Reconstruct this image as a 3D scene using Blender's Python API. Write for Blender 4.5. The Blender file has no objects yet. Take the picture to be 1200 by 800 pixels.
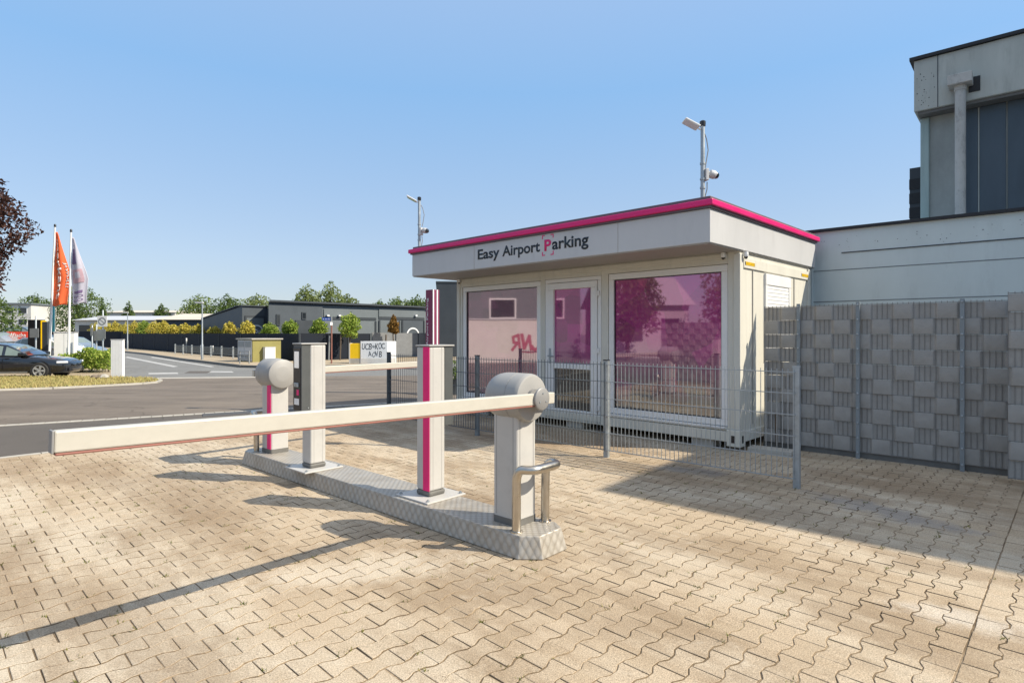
import bpy, bmesh, math, random
import numpy as np
from mathutils import Vector, Matrix
R = math.radians
random.seed(7); rng = np.random.default_rng(7)
scn = bpy.context.scene
col = scn.collection
F, HZ, CH = 684.0, 391.0, 1.45           # focal in photo pixels, horizon row, eye height

# ------------------------------------------------------------------ camera, sky, sun, exposure
cd = bpy.data.cameras.new('camera'); cam = bpy.data.objects.new('camera', cd); col.objects.link(cam)
cam.location = (0, 0, CH); cam.rotation_euler = (R(90), 0, 0)
cd.sensor_width = 36; cd.sensor_fit = 'HORIZONTAL'; cd.lens = F / 1200 * 36; cd.shift_y = -9 / 1200
cd.clip_start = 0.05; cd.clip_end = 3000
scn.camera = cam
SUN_EL = 40.2; SH = (0.976, -0.22)       # horizontal direction towards the sun
w = bpy.data.worlds.new('World'); scn.world = w; w.use_nodes = True
nt = w.node_tree; bg = nt.nodes['Background']; sky = nt.nodes.new('ShaderNodeTexSky')
sky.sky_type = 'NISHITA'; sky.sun_disc = False; sky.sun_elevation = R(SUN_EL)
sky.sun_rotation = math.atan2(SH[0], SH[1]); sky.air_density = 1.0; sky.dust_density = 0.35; sky.ozone_density = 2.5; sky.altitude = 50
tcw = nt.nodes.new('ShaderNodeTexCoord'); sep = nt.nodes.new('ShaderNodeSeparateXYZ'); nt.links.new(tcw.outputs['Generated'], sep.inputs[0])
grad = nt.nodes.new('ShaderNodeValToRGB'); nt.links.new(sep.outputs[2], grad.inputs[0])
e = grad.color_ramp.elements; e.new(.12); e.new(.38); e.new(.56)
for k, (p_, c_) in enumerate(((0.0, (.43, .45, .50)), (.12, (.42, .52, .665)), (.38, (.265, .50, .82)), (.56, (.40, .57, .85)), (1.0, (1.15, 1.20, 1.26)))):  # zenith brightened above the visible sky, added as fill for shaded areas
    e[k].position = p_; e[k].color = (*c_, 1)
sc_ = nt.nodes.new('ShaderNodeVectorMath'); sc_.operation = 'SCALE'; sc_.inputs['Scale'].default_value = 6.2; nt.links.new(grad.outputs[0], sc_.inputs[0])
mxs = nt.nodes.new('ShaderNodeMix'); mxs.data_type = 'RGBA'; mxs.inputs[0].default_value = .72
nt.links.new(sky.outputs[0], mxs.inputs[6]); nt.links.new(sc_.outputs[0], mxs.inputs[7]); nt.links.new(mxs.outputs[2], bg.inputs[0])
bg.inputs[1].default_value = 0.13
sd = bpy.data.lights.new('sun', 'SUN'); so = bpy.data.objects.new('sun', sd); col.objects.link(so)
sd.energy = 4.8; sd.angle = R(0.53); sd.color = (1.0, 0.91, 0.75)
ce = math.cos(R(SUN_EL)); sv = Vector((SH[0] * ce, SH[1] * ce, math.sin(R(SUN_EL))))
so.rotation_euler = sv.to_track_quat('Z', 'Y').to_euler(); so.location = (20, -5, 30)
scn.view_settings.view_transform = 'Standard'; scn.view_settings.look = 'None'
scn.view_settings.exposure = 0.5; scn.view_settings.gamma = 1

# ------------------------------------------------------------------ materials
def lin(c):
    if isinstance(c, str):
        c = tuple(int(c[i:i + 2], 16) / 255 for i in (0, 2, 4))
    return tuple((v / 12.92 if v <= 0.04045 else ((v + 0.055) / 1.055) ** 2.4) for v in c)
class NT:
    def __init__(s, name):
        s.m = bpy.data.materials.new(name); s.m.use_nodes = True; s.t = s.m.node_tree
        s.b = s.t.nodes['Principled BSDF']; s.out = s.t.nodes['Material Output']
    def n(s, typ, **k):
        nd = s.t.nodes.new(typ)
        for a, v in k.items(): setattr(nd, a, v)
        return nd
    def l(s, a, b): s.t.links.new(a, b)
    def coord(s, kind='Object'):
        return s.n('ShaderNodeTexCoord').outputs[kind]
    def noise(s, scale, detail=4, rough=0.6, co=None, stretch=None):
        co = co or s.coord()
        if stretch:
            mp = s.n('ShaderNodeMapping'); mp.inputs['Scale'].default_value = stretch; s.l(co, mp.inputs[0]); co = mp.outputs[0]
        t = s.n('ShaderNodeTexNoise'); t.inputs['Scale'].default_value = scale; t.inputs['Detail'].default_value = detail
        t.inputs['Roughness'].default_value = rough; s.l(co, t.inputs['Vector']); return t.outputs['Fac']
    def ramp(s, fac, stops):
        r = s.n('ShaderNodeValToRGB'); e = r.color_ramp.elements
        while len(e) < len(stops): e.new(0.5)
        for k, (p, c) in enumerate(stops):
            e[k].position = p; e[k].color = (*c, 1) if len(c) == 3 else c
        s.l(fac, r.inputs[0]); return r.outputs[0]
    def mix(s, fac, a, b, mode='MIX'):
        m = s.n('ShaderNodeMix', data_type='RGBA', blend_type=mode)
        for sock, v in ((0, fac), (6, a), (7, b)):
            if hasattr(v, 'node'): s.l(v, m.inputs[sock])
            elif isinstance(v, (int, float)): m.inputs[sock].default_value = v
            else: m.inputs[sock].default_value = (*v, 1)
        return m.outputs[2]
    def math(s, op, a, b=None, c=None):
        m = s.n('ShaderNodeMath', operation=op)
        for i, v in enumerate((a, b, c)):
            if v is None: continue
            if hasattr(v, 'node'): s.l(v, m.inputs[i])
            else: m.inputs[i].default_value = v
        return m.outputs[0]
    def bump(s, h, strength=0.3, dist=0.01):
        b = s.n('ShaderNodeBump'); b.inputs['Strength'].default_value = strength; b.inputs['Distance'].default_value = dist
        s.l(h, b.inputs['Height']); s.l(b.outputs[0], s.b.inputs['Normal'])
def grey(v): return (v, v, v)
def mat(name, c, rough=0.5, metal=0.0, var=0.12, scale=3.0, bump=0.0, bscale=60, dirt=0.0, coat=0.0, stretch=None):
    M = NT(name); c = lin(c) if (isinstance(c, str) or max(c) > 2) else c
    f = M.noise(scale, 6, 0.65, stretch=stretch)
    cc = M.ramp(f, [(0.25, tuple(x * (1 - var) for x in c)), (0.75, tuple(min(1, x * (1 + var)) for x in c))])
    if dirt:
        d = M.noise(scale * 2.3, 8, 0.75, stretch=stretch)
        dm = M.ramp(d, [(0.52, grey(0)), (0.72, grey(dirt))])
        cc = M.mix(dm, cc, tuple(x * 0.45 for x in c))
    M.l(cc, M.b.inputs['Base Color'])
    rr = M.ramp(f, [(0.2, grey(max(0.02, rough - 0.08))), (0.8, grey(min(1, rough + 0.1)))])
    M.l(rr, M.b.inputs['Roughness']); M.b.inputs['Metallic'].default_value = metal
    M.b.inputs['Coat Weight'].default_value = coat
    if bump: M.bump(M.noise(bscale, 4), bump, 0.01)
    return M.m
def leafmat(name, c1, c2, c3=None):
    M = NT(name); g = M.n('ShaderNodeNewGeometry')
    st = [(0.0, lin(c1)), (1.0, lin(c2))] if not c3 else [(0.0, lin(c1)), (0.55, lin(c2)), (1.0, lin(c3))]
    c = M.ramp(g.outputs['Random Per Island'], st)
    M.l(c, M.b.inputs['Base Color']); M.b.inputs['Roughness'].default_value = 0.75
    M.b.inputs['Specular IOR Level'].default_value = 0.15
    tr = M.n('ShaderNodeBsdfTranslucent'); M.l(c, tr.inputs[0]); mx = M.n('ShaderNodeMixShader'); mx.inputs[0].default_value = 0.3
    M.l(M.b.outputs[0], mx.inputs[1]); M.l(tr.outputs[0], mx.inputs[2]); M.l(mx.outputs[0], M.out.inputs[0])
    return M.m
MT = {}
MT['silver'] = mat('silver_paint', (0.47, 0.455, 0.43), 0.42, 0.0, 0.05, 4, 0.03, 300, 0.15)
MT['headgrey'] = mat('grey_plastic', (0.31, 0.30, 0.285), 0.5, 0, 0.06, 6, 0.03, 200)
MT['hubgrey'] = mat('hub_grey', (0.24, 0.235, 0.23), 0.45, 0, 0.06, 6)
MT['darkgrey'] = mat('dark_grey_metal', (0.075, 0.08, 0.08), 0.5, 0, 0.12, 4, 0.03, 200, 0.2)
MT['trimgrey'] = mat('trim_grey', (0.13, 0.125, 0.115), 0.6, 0, 0.2, 8)
MT['black'] = mat('black_plastic', (0.012, 0.012, 0.014), 0.35, 0, 0.2, 6)
MT['magenta'] = mat('magenta_paint', lin('e2006f'), 0.4, 0, 0.06, 3)
MT['magtrim'] = mat('magenta_trim', lin('d1106a'), 0.42, 0, 0.08, 3)
MT['cream'] = mat('boom_white', (0.49, 0.462, 0.40), 0.4, 0, 0.04, 3, 0, 60, 0.10, 0, (0.6, 3, 6))
MT['redrubber'] = mat('red_rubber', (0.27, 0.105, 0.08), 0.6, 0, 0.2, 10)
MT['steel'] = mat('brushed_steel', (0.52, 0.48, 0.42), 0.3, 1.0, 0.12, 8, 0.02, 300)
MT['galv'] = mat('galvanised_steel', (0.36, 0.39, 0.41), 0.48, 0.6, 0.22, 14, 0.02, 200)
MT['fencepost'] = mat('grey_coated_steel', (0.22, 0.245, 0.26), 0.5, 0.2, 0.12, 8)
MT['anthrapost'] = mat('anthracite_coated_steel', (0.065, 0.085, 0.10), 0.5, 0.2, 0.12, 8)
MT['wire'] = mat('coated_wire', (0.16, 0.18, 0.19), 0.5, 0.2, 0.12, 8)
MT['anthrawire'] = mat('anthracite_wire', (0.07, 0.085, 0.10), 0.5, 0.2, 0.12, 8)
MT['contwall'] = mat('container_cream', (0.60, 0.575, 0.50), 0.5, 0, 0.06, 2.5, 0.02, 30, 0.25, 0, (1.6, 1.6, 0.2))
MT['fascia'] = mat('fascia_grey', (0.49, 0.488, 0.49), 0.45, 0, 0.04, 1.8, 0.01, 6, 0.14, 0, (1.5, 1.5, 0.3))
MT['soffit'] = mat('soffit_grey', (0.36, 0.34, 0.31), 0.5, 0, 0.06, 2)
MT['capdark'] = mat('cap_dark', (0.11, 0.085, 0.10), 0.5, 0, 0.15, 5)
MT['pvc'] = mat('window_white', (0.74, 0.725, 0.70), 0.35, 0, 0.04, 3, 0, 60, 0.08)
MT['letters'] = mat('letter_navy', (0.012, 0.022, 0.032), 0.4, 0, 0.1, 5)
MT['white'] = mat('white_paint', (0.78, 0.775, 0.76), 0.45, 0, 0.05, 2, 0, 60, 0.08)
MT['offwhite'] = mat('offwhite_plaster', (0.66, 0.63, 0.58), 0.8, 0, 0.08, 1.2, 0.05, 30, 0.2)
MT['strip'] = mat('grey_privacy_strip', (0.30, 0.285, 0.265), 0.42, 0, 0.12, 7, 0.03, 150, 0.2)
MT['stripwire'] = mat('coated_wire_grey', (0.19, 0.18, 0.17), 0.5, 0.1, 0.12, 8)
MT['stripdark'] = mat('grey_far_strip', (0.17, 0.175, 0.18), 0.6, 0, 0.15, 4)
MT['hallwall'] = mat('hall_grey_paint', (0.53, 0.585, 0.575), 0.7, 0, 0.10, 0.9, 0.03, 20, 0.28, 0, (1, 1, 0.3))
MT['towergrey'] = mat('tower_grey_panel', (0.40, 0.415, 0.38), 0.7, 0, 0.16, 1.6, 0.04, 25, 0.5, 0, (1.2, 1.2, 0.22))
MT['towerconc'] = mat('tower_concrete', (0.30, 0.315, 0.295), 0.8, 0, 0.3, 1.4, 0.05, 25, 0.4, 0, (1, 1, 0.5))
MT['towerblue'] = mat('tower_blue_panel', (0.05, 0.072, 0.092), 0.45, 0, 0.35, 1.5, 0.02, 20, 0.2, 0, (1, 1, 0.25))
MT['patina'] = mat('patina_trim', (0.30, 0.38, 0.36), 0.6, 0.1, 0.2, 4, 0, 60, 0.3, 0, (1, 1, 0.2))
MT['pipewhite'] = mat('dirty_drain_pipe', (0.42, 0.41, 0.38), 0.6, 0, 0.15, 5, 0.05, 30, 0.8, 0, (1, 1, 0.5))
MT['roofblack'] = mat('bitumen_black', (0.018, 0.019, 0.022), 0.7, 0, 0.3, 3)
MT['slate'] = mat('slate_cladding', (0.062, 0.075, 0.088), 0.55, 0, 0.12, 0.8, 0.02, 10, 0.1)
MT['slatedark'] = mat('slate_dark', (0.035, 0.043, 0.052), 0.55, 0, 0.2, 0.8)
MT['slatelight'] = mat('slate_light', (0.135, 0.155, 0.165), 0.55, 0, 0.12, 0.5)
MT['navyfence'] = mat('navy_screen', (0.0065, 0.0105, 0.019), 0.95, 0, 0.35, 0.9, 0.05, 8, 0.2)
MT['beigeroof'] = mat('beige_roof', (0.55, 0.49, 0.40), 0.7, 0, 0.1, 0.3)
MT['palewall'] = mat('pale_wall', (0.55, 0.53, 0.49), 0.8, 0, 0.1, 0.3)
MT['glassdark'] = mat('dark_glass', (0.02, 0.025, 0.03), 0.06, 0, 0.1, 2, coat=0.5)
MT['bark'] = mat('bark', (0.10, 0.075, 0.055), 0.9, 0, 0.3, 6, 0.4, 25)
MT['yellow'] = mat('yellow_paint', lin('f2c400'), 0.5, 0, 0.06, 3)
MT['olive'] = mat('olive_yellow_paint', (0.25, 0.22, 0.065), 0.6, 0, 0.12, 2)
MT['concrete'] = mat('concrete', (0.40, 0.375, 0.33), 0.85, 0, 0.16, 3, 0.2, 60, 0.3)
MT['carblack'] = mat('car_black', (0.010, 0.011, 0.014), 0.12, 0, 0.1, 2, coat=1.0)
MT['carwhite'] = mat('car_white', (0.72, 0.73, 0.74), 0.2, 0, 0.03, 2, coat=1.0)
MT['carblue'] = mat('car_blue_grey', (0.16, 0.20, 0.25), 0.2, 0, 0.05, 2, coat=1.0)
MT['carsilver'] = mat('car_grey', (0.33, 0.34, 0.35), 0.25, 0.3, 0.05, 2, coat=1.0)
MT['carglass'] = mat('car_glass', (0.16, 0.20, 0.175), 0.04, 0.0, 0.2, 2, coat=1.0)
MT['rim'] = mat('alloy_rim', (0.62, 0.62, 0.61), 0.3, 0.7, 0.05, 4)
MT['tyre'] = mat('tyre_rubber', (0.022, 0.021, 0.02), 0.8, 0, 0.2, 8)
MT['lampglass'] = mat('lamp_glass', (0.65, 0.68, 0.72), 0.08, 0.2, 0.1, 6, coat=1)
MT['redlamp'] = mat('red_lamp', (0.45, 0.01, 0.015), 0.2, 0, 0.1, 6)
MT['orange'] = mat('flag_orange', lin('f7713f'), 0.7, 0, 0.05, 3)
MT['orangebanner'] = mat('banner_orange', lin('ee4a30'), 0.6, 0, 0.05, 3)
MT['teal'] = mat('teal_cloth', lin('2a7d92'), 0.7, 0, 0.05, 3)
MT['signblue'] = mat('sign_blue', lin('1d4fa5'), 0.45, 0, 0.04, 3)
MT['signgrey'] = mat('sign_back_grey', (0.30, 0.31, 0.31), 0.5, 0.4, 0.1, 4)
MT['rustpost'] = mat('red_brown_post', (0.24, 0.10, 0.075), 0.7, 0, 0.2, 5)
MT['pylonmag'] = mat('pylon_magenta', (0.20, 0.022, 0.075), 0.45, 0, 0.05, 2)
MT['stone'] = mat('rubble_stone', (0.24, 0.19, 0.14), 0.9, 0, 0.3, 9, 0.4, 30)
MT['graffiti'] = mat('graffiti_black', (0.02, 0.02, 0.022), 0.6, 0, 0.2, 5)
MT['graffred'] = mat('graffiti_red', lin('a8455c'), 0.6, 0, 0.1, 5)
MT['kerb'] = mat('kerb_concrete', (0.40, 0.37, 0.32), 0.9, 0, 0.15, 4, 0.2, 40)
MT['roadpaint'] = mat('road_paint', (0.40, 0.39, 0.37), 0.7, 0, 0.15, 1.5, 0, 60, 0.5)
MT['iron'] = mat('cast_iron', (0.10, 0.09, 0.08), 0.6, 0.4, 0.2, 20, 0.4, 90)
MT['terracotta'] = mat('roof_tile', (0.26, 0.11, 0.08), 0.8, 0, 0.2, 2)
MT['purple'] = mat('flag_purple', (0.20, 0.13, 0.26), 0.7, 0, 0.1, 3)
MT['pinkprint'] = mat('flag_pink', (0.55, 0.36, 0.40), 0.7, 0, 0.15, 2)
MT['flagwhite'] = mat('flag_white', (0.56, 0.53, 0.60), 0.7, 0, 0.06, 2)
MT['lens'] = mat('camera_lens', (0.01, 0.01, 0.012), 0.05, 0, 0.1, 4, coat=1)

def paver_mat():
    M = NT('paver_concrete')
    a = M.n('ShaderNodeAttribute', attribute_name='tone').outputs['Fac']; co = M.coord()
    base = M.ramp(a, [(0.0, (0.375, 0.292, 0.199)), (0.5, (0.405, 0.318, 0.221)), (1.0, (0.435, 0.347, 0.247))])
    mr = M.n('ShaderNodeMapping'); mr.inputs['Rotation'].default_value = (0, 0, R(44.3)); M.l(co, mr.inputs[0]); cr = mr.outputs[0]
    worn = M.noise(0.75, 7, 0.64, cr, (0.42, 1.05, 1))                      # pale, driven-over zones
    base = M.mix(M.ramp(worn, [(0.44, grey(0.0)), (0.62, grey(0.85))]), base, (0.50, 0.43, 0.332))
    brown = M.noise(0.95, 8, 0.70, cr, (0.45, 1.1, 1))        # soil and rust stains
    base = M.mix(M.ramp(brown, [(0.455, grey(0)), (0.54, grey(0.45)), (0.66, grey(0.78))]), base, (0.215, 0.150, 0.093))
    spots = M.noise(3.1, 8, 0.75, co)
    base = M.mix(M.ramp(spots, [(0.54, grey(0)), (0.72, grey(0.42))]), base, (0.22, 0.155, 0.095))
    pale = M.noise(4.3, 7, 0.75, M.n('ShaderNodeTexCoord').outputs['Generated'], (13, 13, 1))
    base = M.mix(M.ramp(pale, [(0.58, grey(0)), (0.74, grey(0.35))]), base, (0.58, 0.52, 0.43))
    # spilled bluish grit in front of the tall fence, lime stain near the edge joint
    def blob(cx, cy, ang, lx, ly):
        mp = M.n('ShaderNodeMapping', vector_type='TEXTURE'); mp.inputs['Location'].default_value = (cx, cy, 0); mp.inputs['Rotation'].default_value = (0, 0, ang); mp.inputs['Scale'].default_value = (lx, ly, 1)
        M.l(co, mp.inputs[0]); g = M.n('ShaderNodeTexGradient', gradient_type='SPHERICAL'); M.l(mp.outputs[0], g.inputs[0])
        nz = M.noise(5, 7, 0.75, co); return M.ramp(M.math('ADD', g.outputs['Fac'], M.math('MULTIPLY', M.math('SUBTRACT', nz, 0.5), 1.6)), [(0.30, grey(0)), (0.75, grey(0.6))])
    base = M.mix(blob(3.05, 4.75, -1.05, 1.15, .34), base, (0.215, 0.205, 0.20))
    base = M.mix(blob(1.9, 6.2, -.5, .8, .3), base, (0.22, 0.21, 0.20))
    base = M.mix(blob(2.30, 2.97, -.6, .55, .22), base, (0.54, 0.485, 0.41))
    base = M.mix(blob(-.9, 3.6, .3, 1.2, .4), base, (0.55, 0.48, 0.38))
    fine = M.noise(150, 3, 0.8, co)
    base = M.mix(0.85, base, M.ramp(fine, [(0.30, grey(0.22)), (0.5, grey(0.5)), (0.70, grey(0.82))]), 'OVERLAY')
    v = M.n('ShaderNodeTexVoronoi'); v.inputs['Scale'].default_value = 30; M.l(co, v.inputs['Vector'])
    sp = M.ramp(v.outputs['Distance'], [(0.05, grey(0.75)), (0.16, grey(0))])
    sel = M.ramp(M.noise(7, 3, 0.6, co), [(0.48, grey(0)), (0.60, grey(1))])
    base = M.mix(M.math('MULTIPLY', sp, sel), base, (0.10, 0.075, 0.05))
    M.l(base, M.b.inputs['Base Color']); M.b.inputs['Roughness'].default_value = 0.9
    M.b.inputs['Specular IOR Level'].default_value = 0.2
    h = M.math('ADD', M.math('MULTIPLY', fine, 0.9), M.noise(38, 4, 0.6, co))
    M.bump(h, 0.7, 0.004); return M.m
def bed_mat():
    M = NT('joint_sand'); co = M.coord()
    c = M.ramp(M.noise(1.1, 7, 0.72, co), [(0.34, (0.085, 0.058, 0.034)), (0.47, (0.17, 0.12, 0.07)), (0.60, (0.33, 0.25, 0.165)), (0.70, (0.13, 0.115, 0.05))])
    c = M.mix(0.6, c, M.ramp(M.noise(120, 3, 0.7, co), [(0.3, grey(0.25)), (0.7, grey(0.75))]), 'OVERLAY')
    M.l(c, M.b.inputs['Base Color']); M.b.inputs['Roughness'].default_value = 1
    M.bump(M.noise(150, 3, 0.7, co), 0.6, 0.006); return M.m
def asphalt_mat(name, c, var=0.2, warm=None):
    M = NT(name); co = M.coord()
    b = M.ramp(M.noise(0.35, 6, 0.65, co), [(0.3, tuple(x * (1 - var) for x in c)), (0.7, tuple(x * (1 + var) for x in c))])
    if warm: b = M.mix(M.ramp(M.noise(0.5, 5, 0.7, co, (0.5, 2.2, 1)), [(0.45, grey(0)), (0.65, grey(0.7))]), b, warm)
    b = M.mix(0.5, b, M.ramp(M.noise(140, 2, 0.7, co), [(0.3, grey(0.25)), (0.7, grey(0.78))]), 'OVERLAY')
    v = M.n('ShaderNodeTexVoronoi', feature='DISTANCE_TO_EDGE'); v.inputs['Scale'].default_value = 0.35
    wob = M.n('ShaderNodeTexNoise'); wob.inputs['Scale'].default_value = 1.2; wob.inputs['Detail'].default_value = 5; M.l(co, wob.inputs['Vector'])
    ad = M.n('ShaderNodeVectorMath', operation='ADD'); M.l(co, ad.inputs[0]); M.l(wob.outputs['Color'], ad.inputs[1]); M.l(ad.outputs[0], v.inputs['Vector'])
    cr = M.ramp(v.outputs['Distance'], [(0.002, grey(0.55)), (0.006, grey(0))])
    b = M.mix(cr, b, tuple(x * 0.4 for x in c))
    M.l(b, M.b.inputs['Base Color']); M.b.inputs['Roughness'].default_value = 0.85; M.b.inputs['Specular IOR Level'].default_value = 0.25
    M.bump(M.noise(160, 3, 0.7, co), 0.5, 0.006); return M.m
MT['paver'] = paver_mat(); MT['bed'] = bed_mat()
MT['lot'] = asphalt_mat('lot_asphalt', (0.150, 0.124, 0.101), 0.26, (0.205, 0.17, 0.135))
MT['street'] = asphalt_mat('street_asphalt', (0.175, 0.172, 0.165), 0.12, (0.21, 0.205, 0.19))
MT['darkasph'] = asphalt_mat('dark_asphalt', (0.105, 0.092, 0.08), 0.2)
MT['walk'] = asphalt_mat('sandy_pavement', (0.36, 0.29, 0.20), 0.15)
MT['soil'] = asphalt_mat('dry_soil', (0.26, 0.20, 0.11), 0.3)

def chequer_mat():
    M = NT('chequer_plate'); co = M.coord()
    sx = M.n('ShaderNodeSeparateXYZ'); M.l(co, sx.inputs[0]); g = M.n('ShaderNodeNewGeometry')
    gn = M.n('ShaderNodeSeparateXYZ'); M.l(g.outputs['Normal'], gn.inputs[0])
    side = M.math('LESS_THAN', M.math('ABSOLUTE', gn.outputs[2]), 0.7)
    def lattice(u, v, pu, pv):          # overlapping round scallops
        a = M.math('ABSOLUTE', M.math('SINE', M.math('MULTIPLY', u, math.pi / pu))); b = M.math('ABSOLUTE', M.math('SINE', M.math('MULTIPLY', v, math.pi / pv)))
        a2 = M.math('ABSOLUTE', M.math('COSINE', M.math('MULTIPLY', u, math.pi / pu))); b2 = M.math('ABSOLUTE', M.math('COSINE', M.math('MULTIPLY', v, math.pi / pv)))
        return M.math('MAXIMUM', M.math('MULTIPLY', a, b), M.math('MULTIPLY', a2, b2))
    ht = lattice(sx.outputs[0], sx.outputs[1], .058, .058)
    hs = lattice(M.math('ADD', sx.outputs[0], sx.outputs[1]), M.math('ADD', sx.outputs[2], .0), .072, .094)
    m = M.n('ShaderNodeMix', data_type='FLOAT'); M.l(side, m.inputs[0]); M.l(ht, m.inputs[2]); M.l(hs, m.inputs[3]); h = m.outputs[0]
    c = M.ramp(h, [(0.45, (0.345, 0.315, 0.27)), (0.75, (0.42, 0.39, 0.345)), (1.0, (0.46, 0.43, 0.38))])  # sheen of the raised scallops painted into the base colour
    c = M.mix(M.ramp(M.noise(5, 7, 0.7, co), [(0.45, grey(0)), (0.75, grey(0.6))]), c, (0.25, 0.20, 0.14))
    M.l(c, M.b.inputs['Base Color']); M.b.inputs['Metallic'].default_value = 0.35
    M.l(M.ramp(M.noise(9, 6, 0.7, co), [(0.3, grey(0.38)), (0.7, grey(0.6))]), M.b.inputs['Roughness'])
    M.bump(h, 0.55, 0.006); return M.m
MT['chequer'] = chequer_mat()

def film_glass(name, z0, z1, top, low, gcs, fac0=0.24, gr=0.025):
    """tinted privacy film behind glass: facet print in magenta that thins out towards the sill"""
    M = NT(name); co = M.coord()
    sp = M.n('ShaderNodeSeparateXYZ'); M.l(co, sp.inputs[0])
    g = M.n('ShaderNodeMapRange'); g.inputs[1].default_value = z0; g.inputs[2].default_value = z1; M.l(sp.outputs[2], g.inputs[0])
    v = M.n('ShaderNodeTexVoronoi'); v.inputs['Scale'].default_value = 2.4; v.inputs['Randomness'].default_value = 1.0; M.l(co, v.inputs['Vector'])
    vs = M.n('ShaderNodeSeparateColor'); M.l(v.outputs['Color'], vs.inputs[0])
    gg = M.math('ADD', g.outputs[0], M.math('MULTIPLY', M.math('SUBTRACT', vs.outputs[0], 0.5), 0.22))
    c = M.ramp(gg, [(0.10, low), (0.36, tuple(0.5 * (a + b) for a, b in zip(low, top))), (0.62, top), (1.0, tuple(x * 0.75 for x in top))])
    c = M.mix(0.6, c, M.ramp(vs.outputs[1], [(0, grey(0.25)), (1, grey(0.78))]), 'OVERLAY')
    M.l(c, M.b.inputs['Base Color']); M.b.inputs['Roughness'].default_value = 0.25
    gl = M.n('ShaderNodeBsdfGlossy'); gl.inputs['Roughness'].default_value = gr
    gc = M.ramp(gg, gcs); M.l(gc, gl.inputs['Color'])
    # slight waviness of the pane
    b = M.n('ShaderNodeBump'); b.inputs['Strength'].default_value = 0.02; b.inputs['Distance'].default_value = 0.02
    M.l(M.noise(1.6, 2, 0.4, co), b.inputs['Height']); M.l(b.outputs[0], gl.inputs['Normal'])
    lw = M.n('ShaderNodeLayerWeight'); lw.inputs[0].default_value = 0.35
    fac = M.math('ADD', M.math('MULTIPLY', lw.outputs['Fresnel'], 0.3), fac0)
    mx = M.n('ShaderNodeMixShader'); M.l(fac, mx.inputs[0]); M.l(M.b.outputs[0], mx.inputs[1]); M.l(gl.outputs[0], mx.inputs[2])
    M.l(mx.outputs[0], M.out.inputs[0]); return M.m
MAGF = (0.37, 0.016, 0.185)
GA = [(0.12, (0.80, 0.79, 0.78)), (0.5, (0.88, 0.58, 0.74)), (1.0, (0.85, 0.50, 0.70))]; GB = [(0.1, (0.84, 0.74, 0.75)), (1.0, (0.86, 0.70, 0.76))]
MT['film'] = film_glass('window_film', 0.35, 2.25, MAGF, (0.10, 0.088, 0.085), GA)
MT['filmpale'] = film_glass('window_film_pale', -0.3, 2.25, (0.22, 0.05, 0.12), (0.14, 0.10, 0.105), GB, 0.34)
MT['clearpane'] = film_glass('clear_pane', 3.0, 6.0, MAGF, (0.03, 0.03, 0.03), GA, 0.15)

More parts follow.
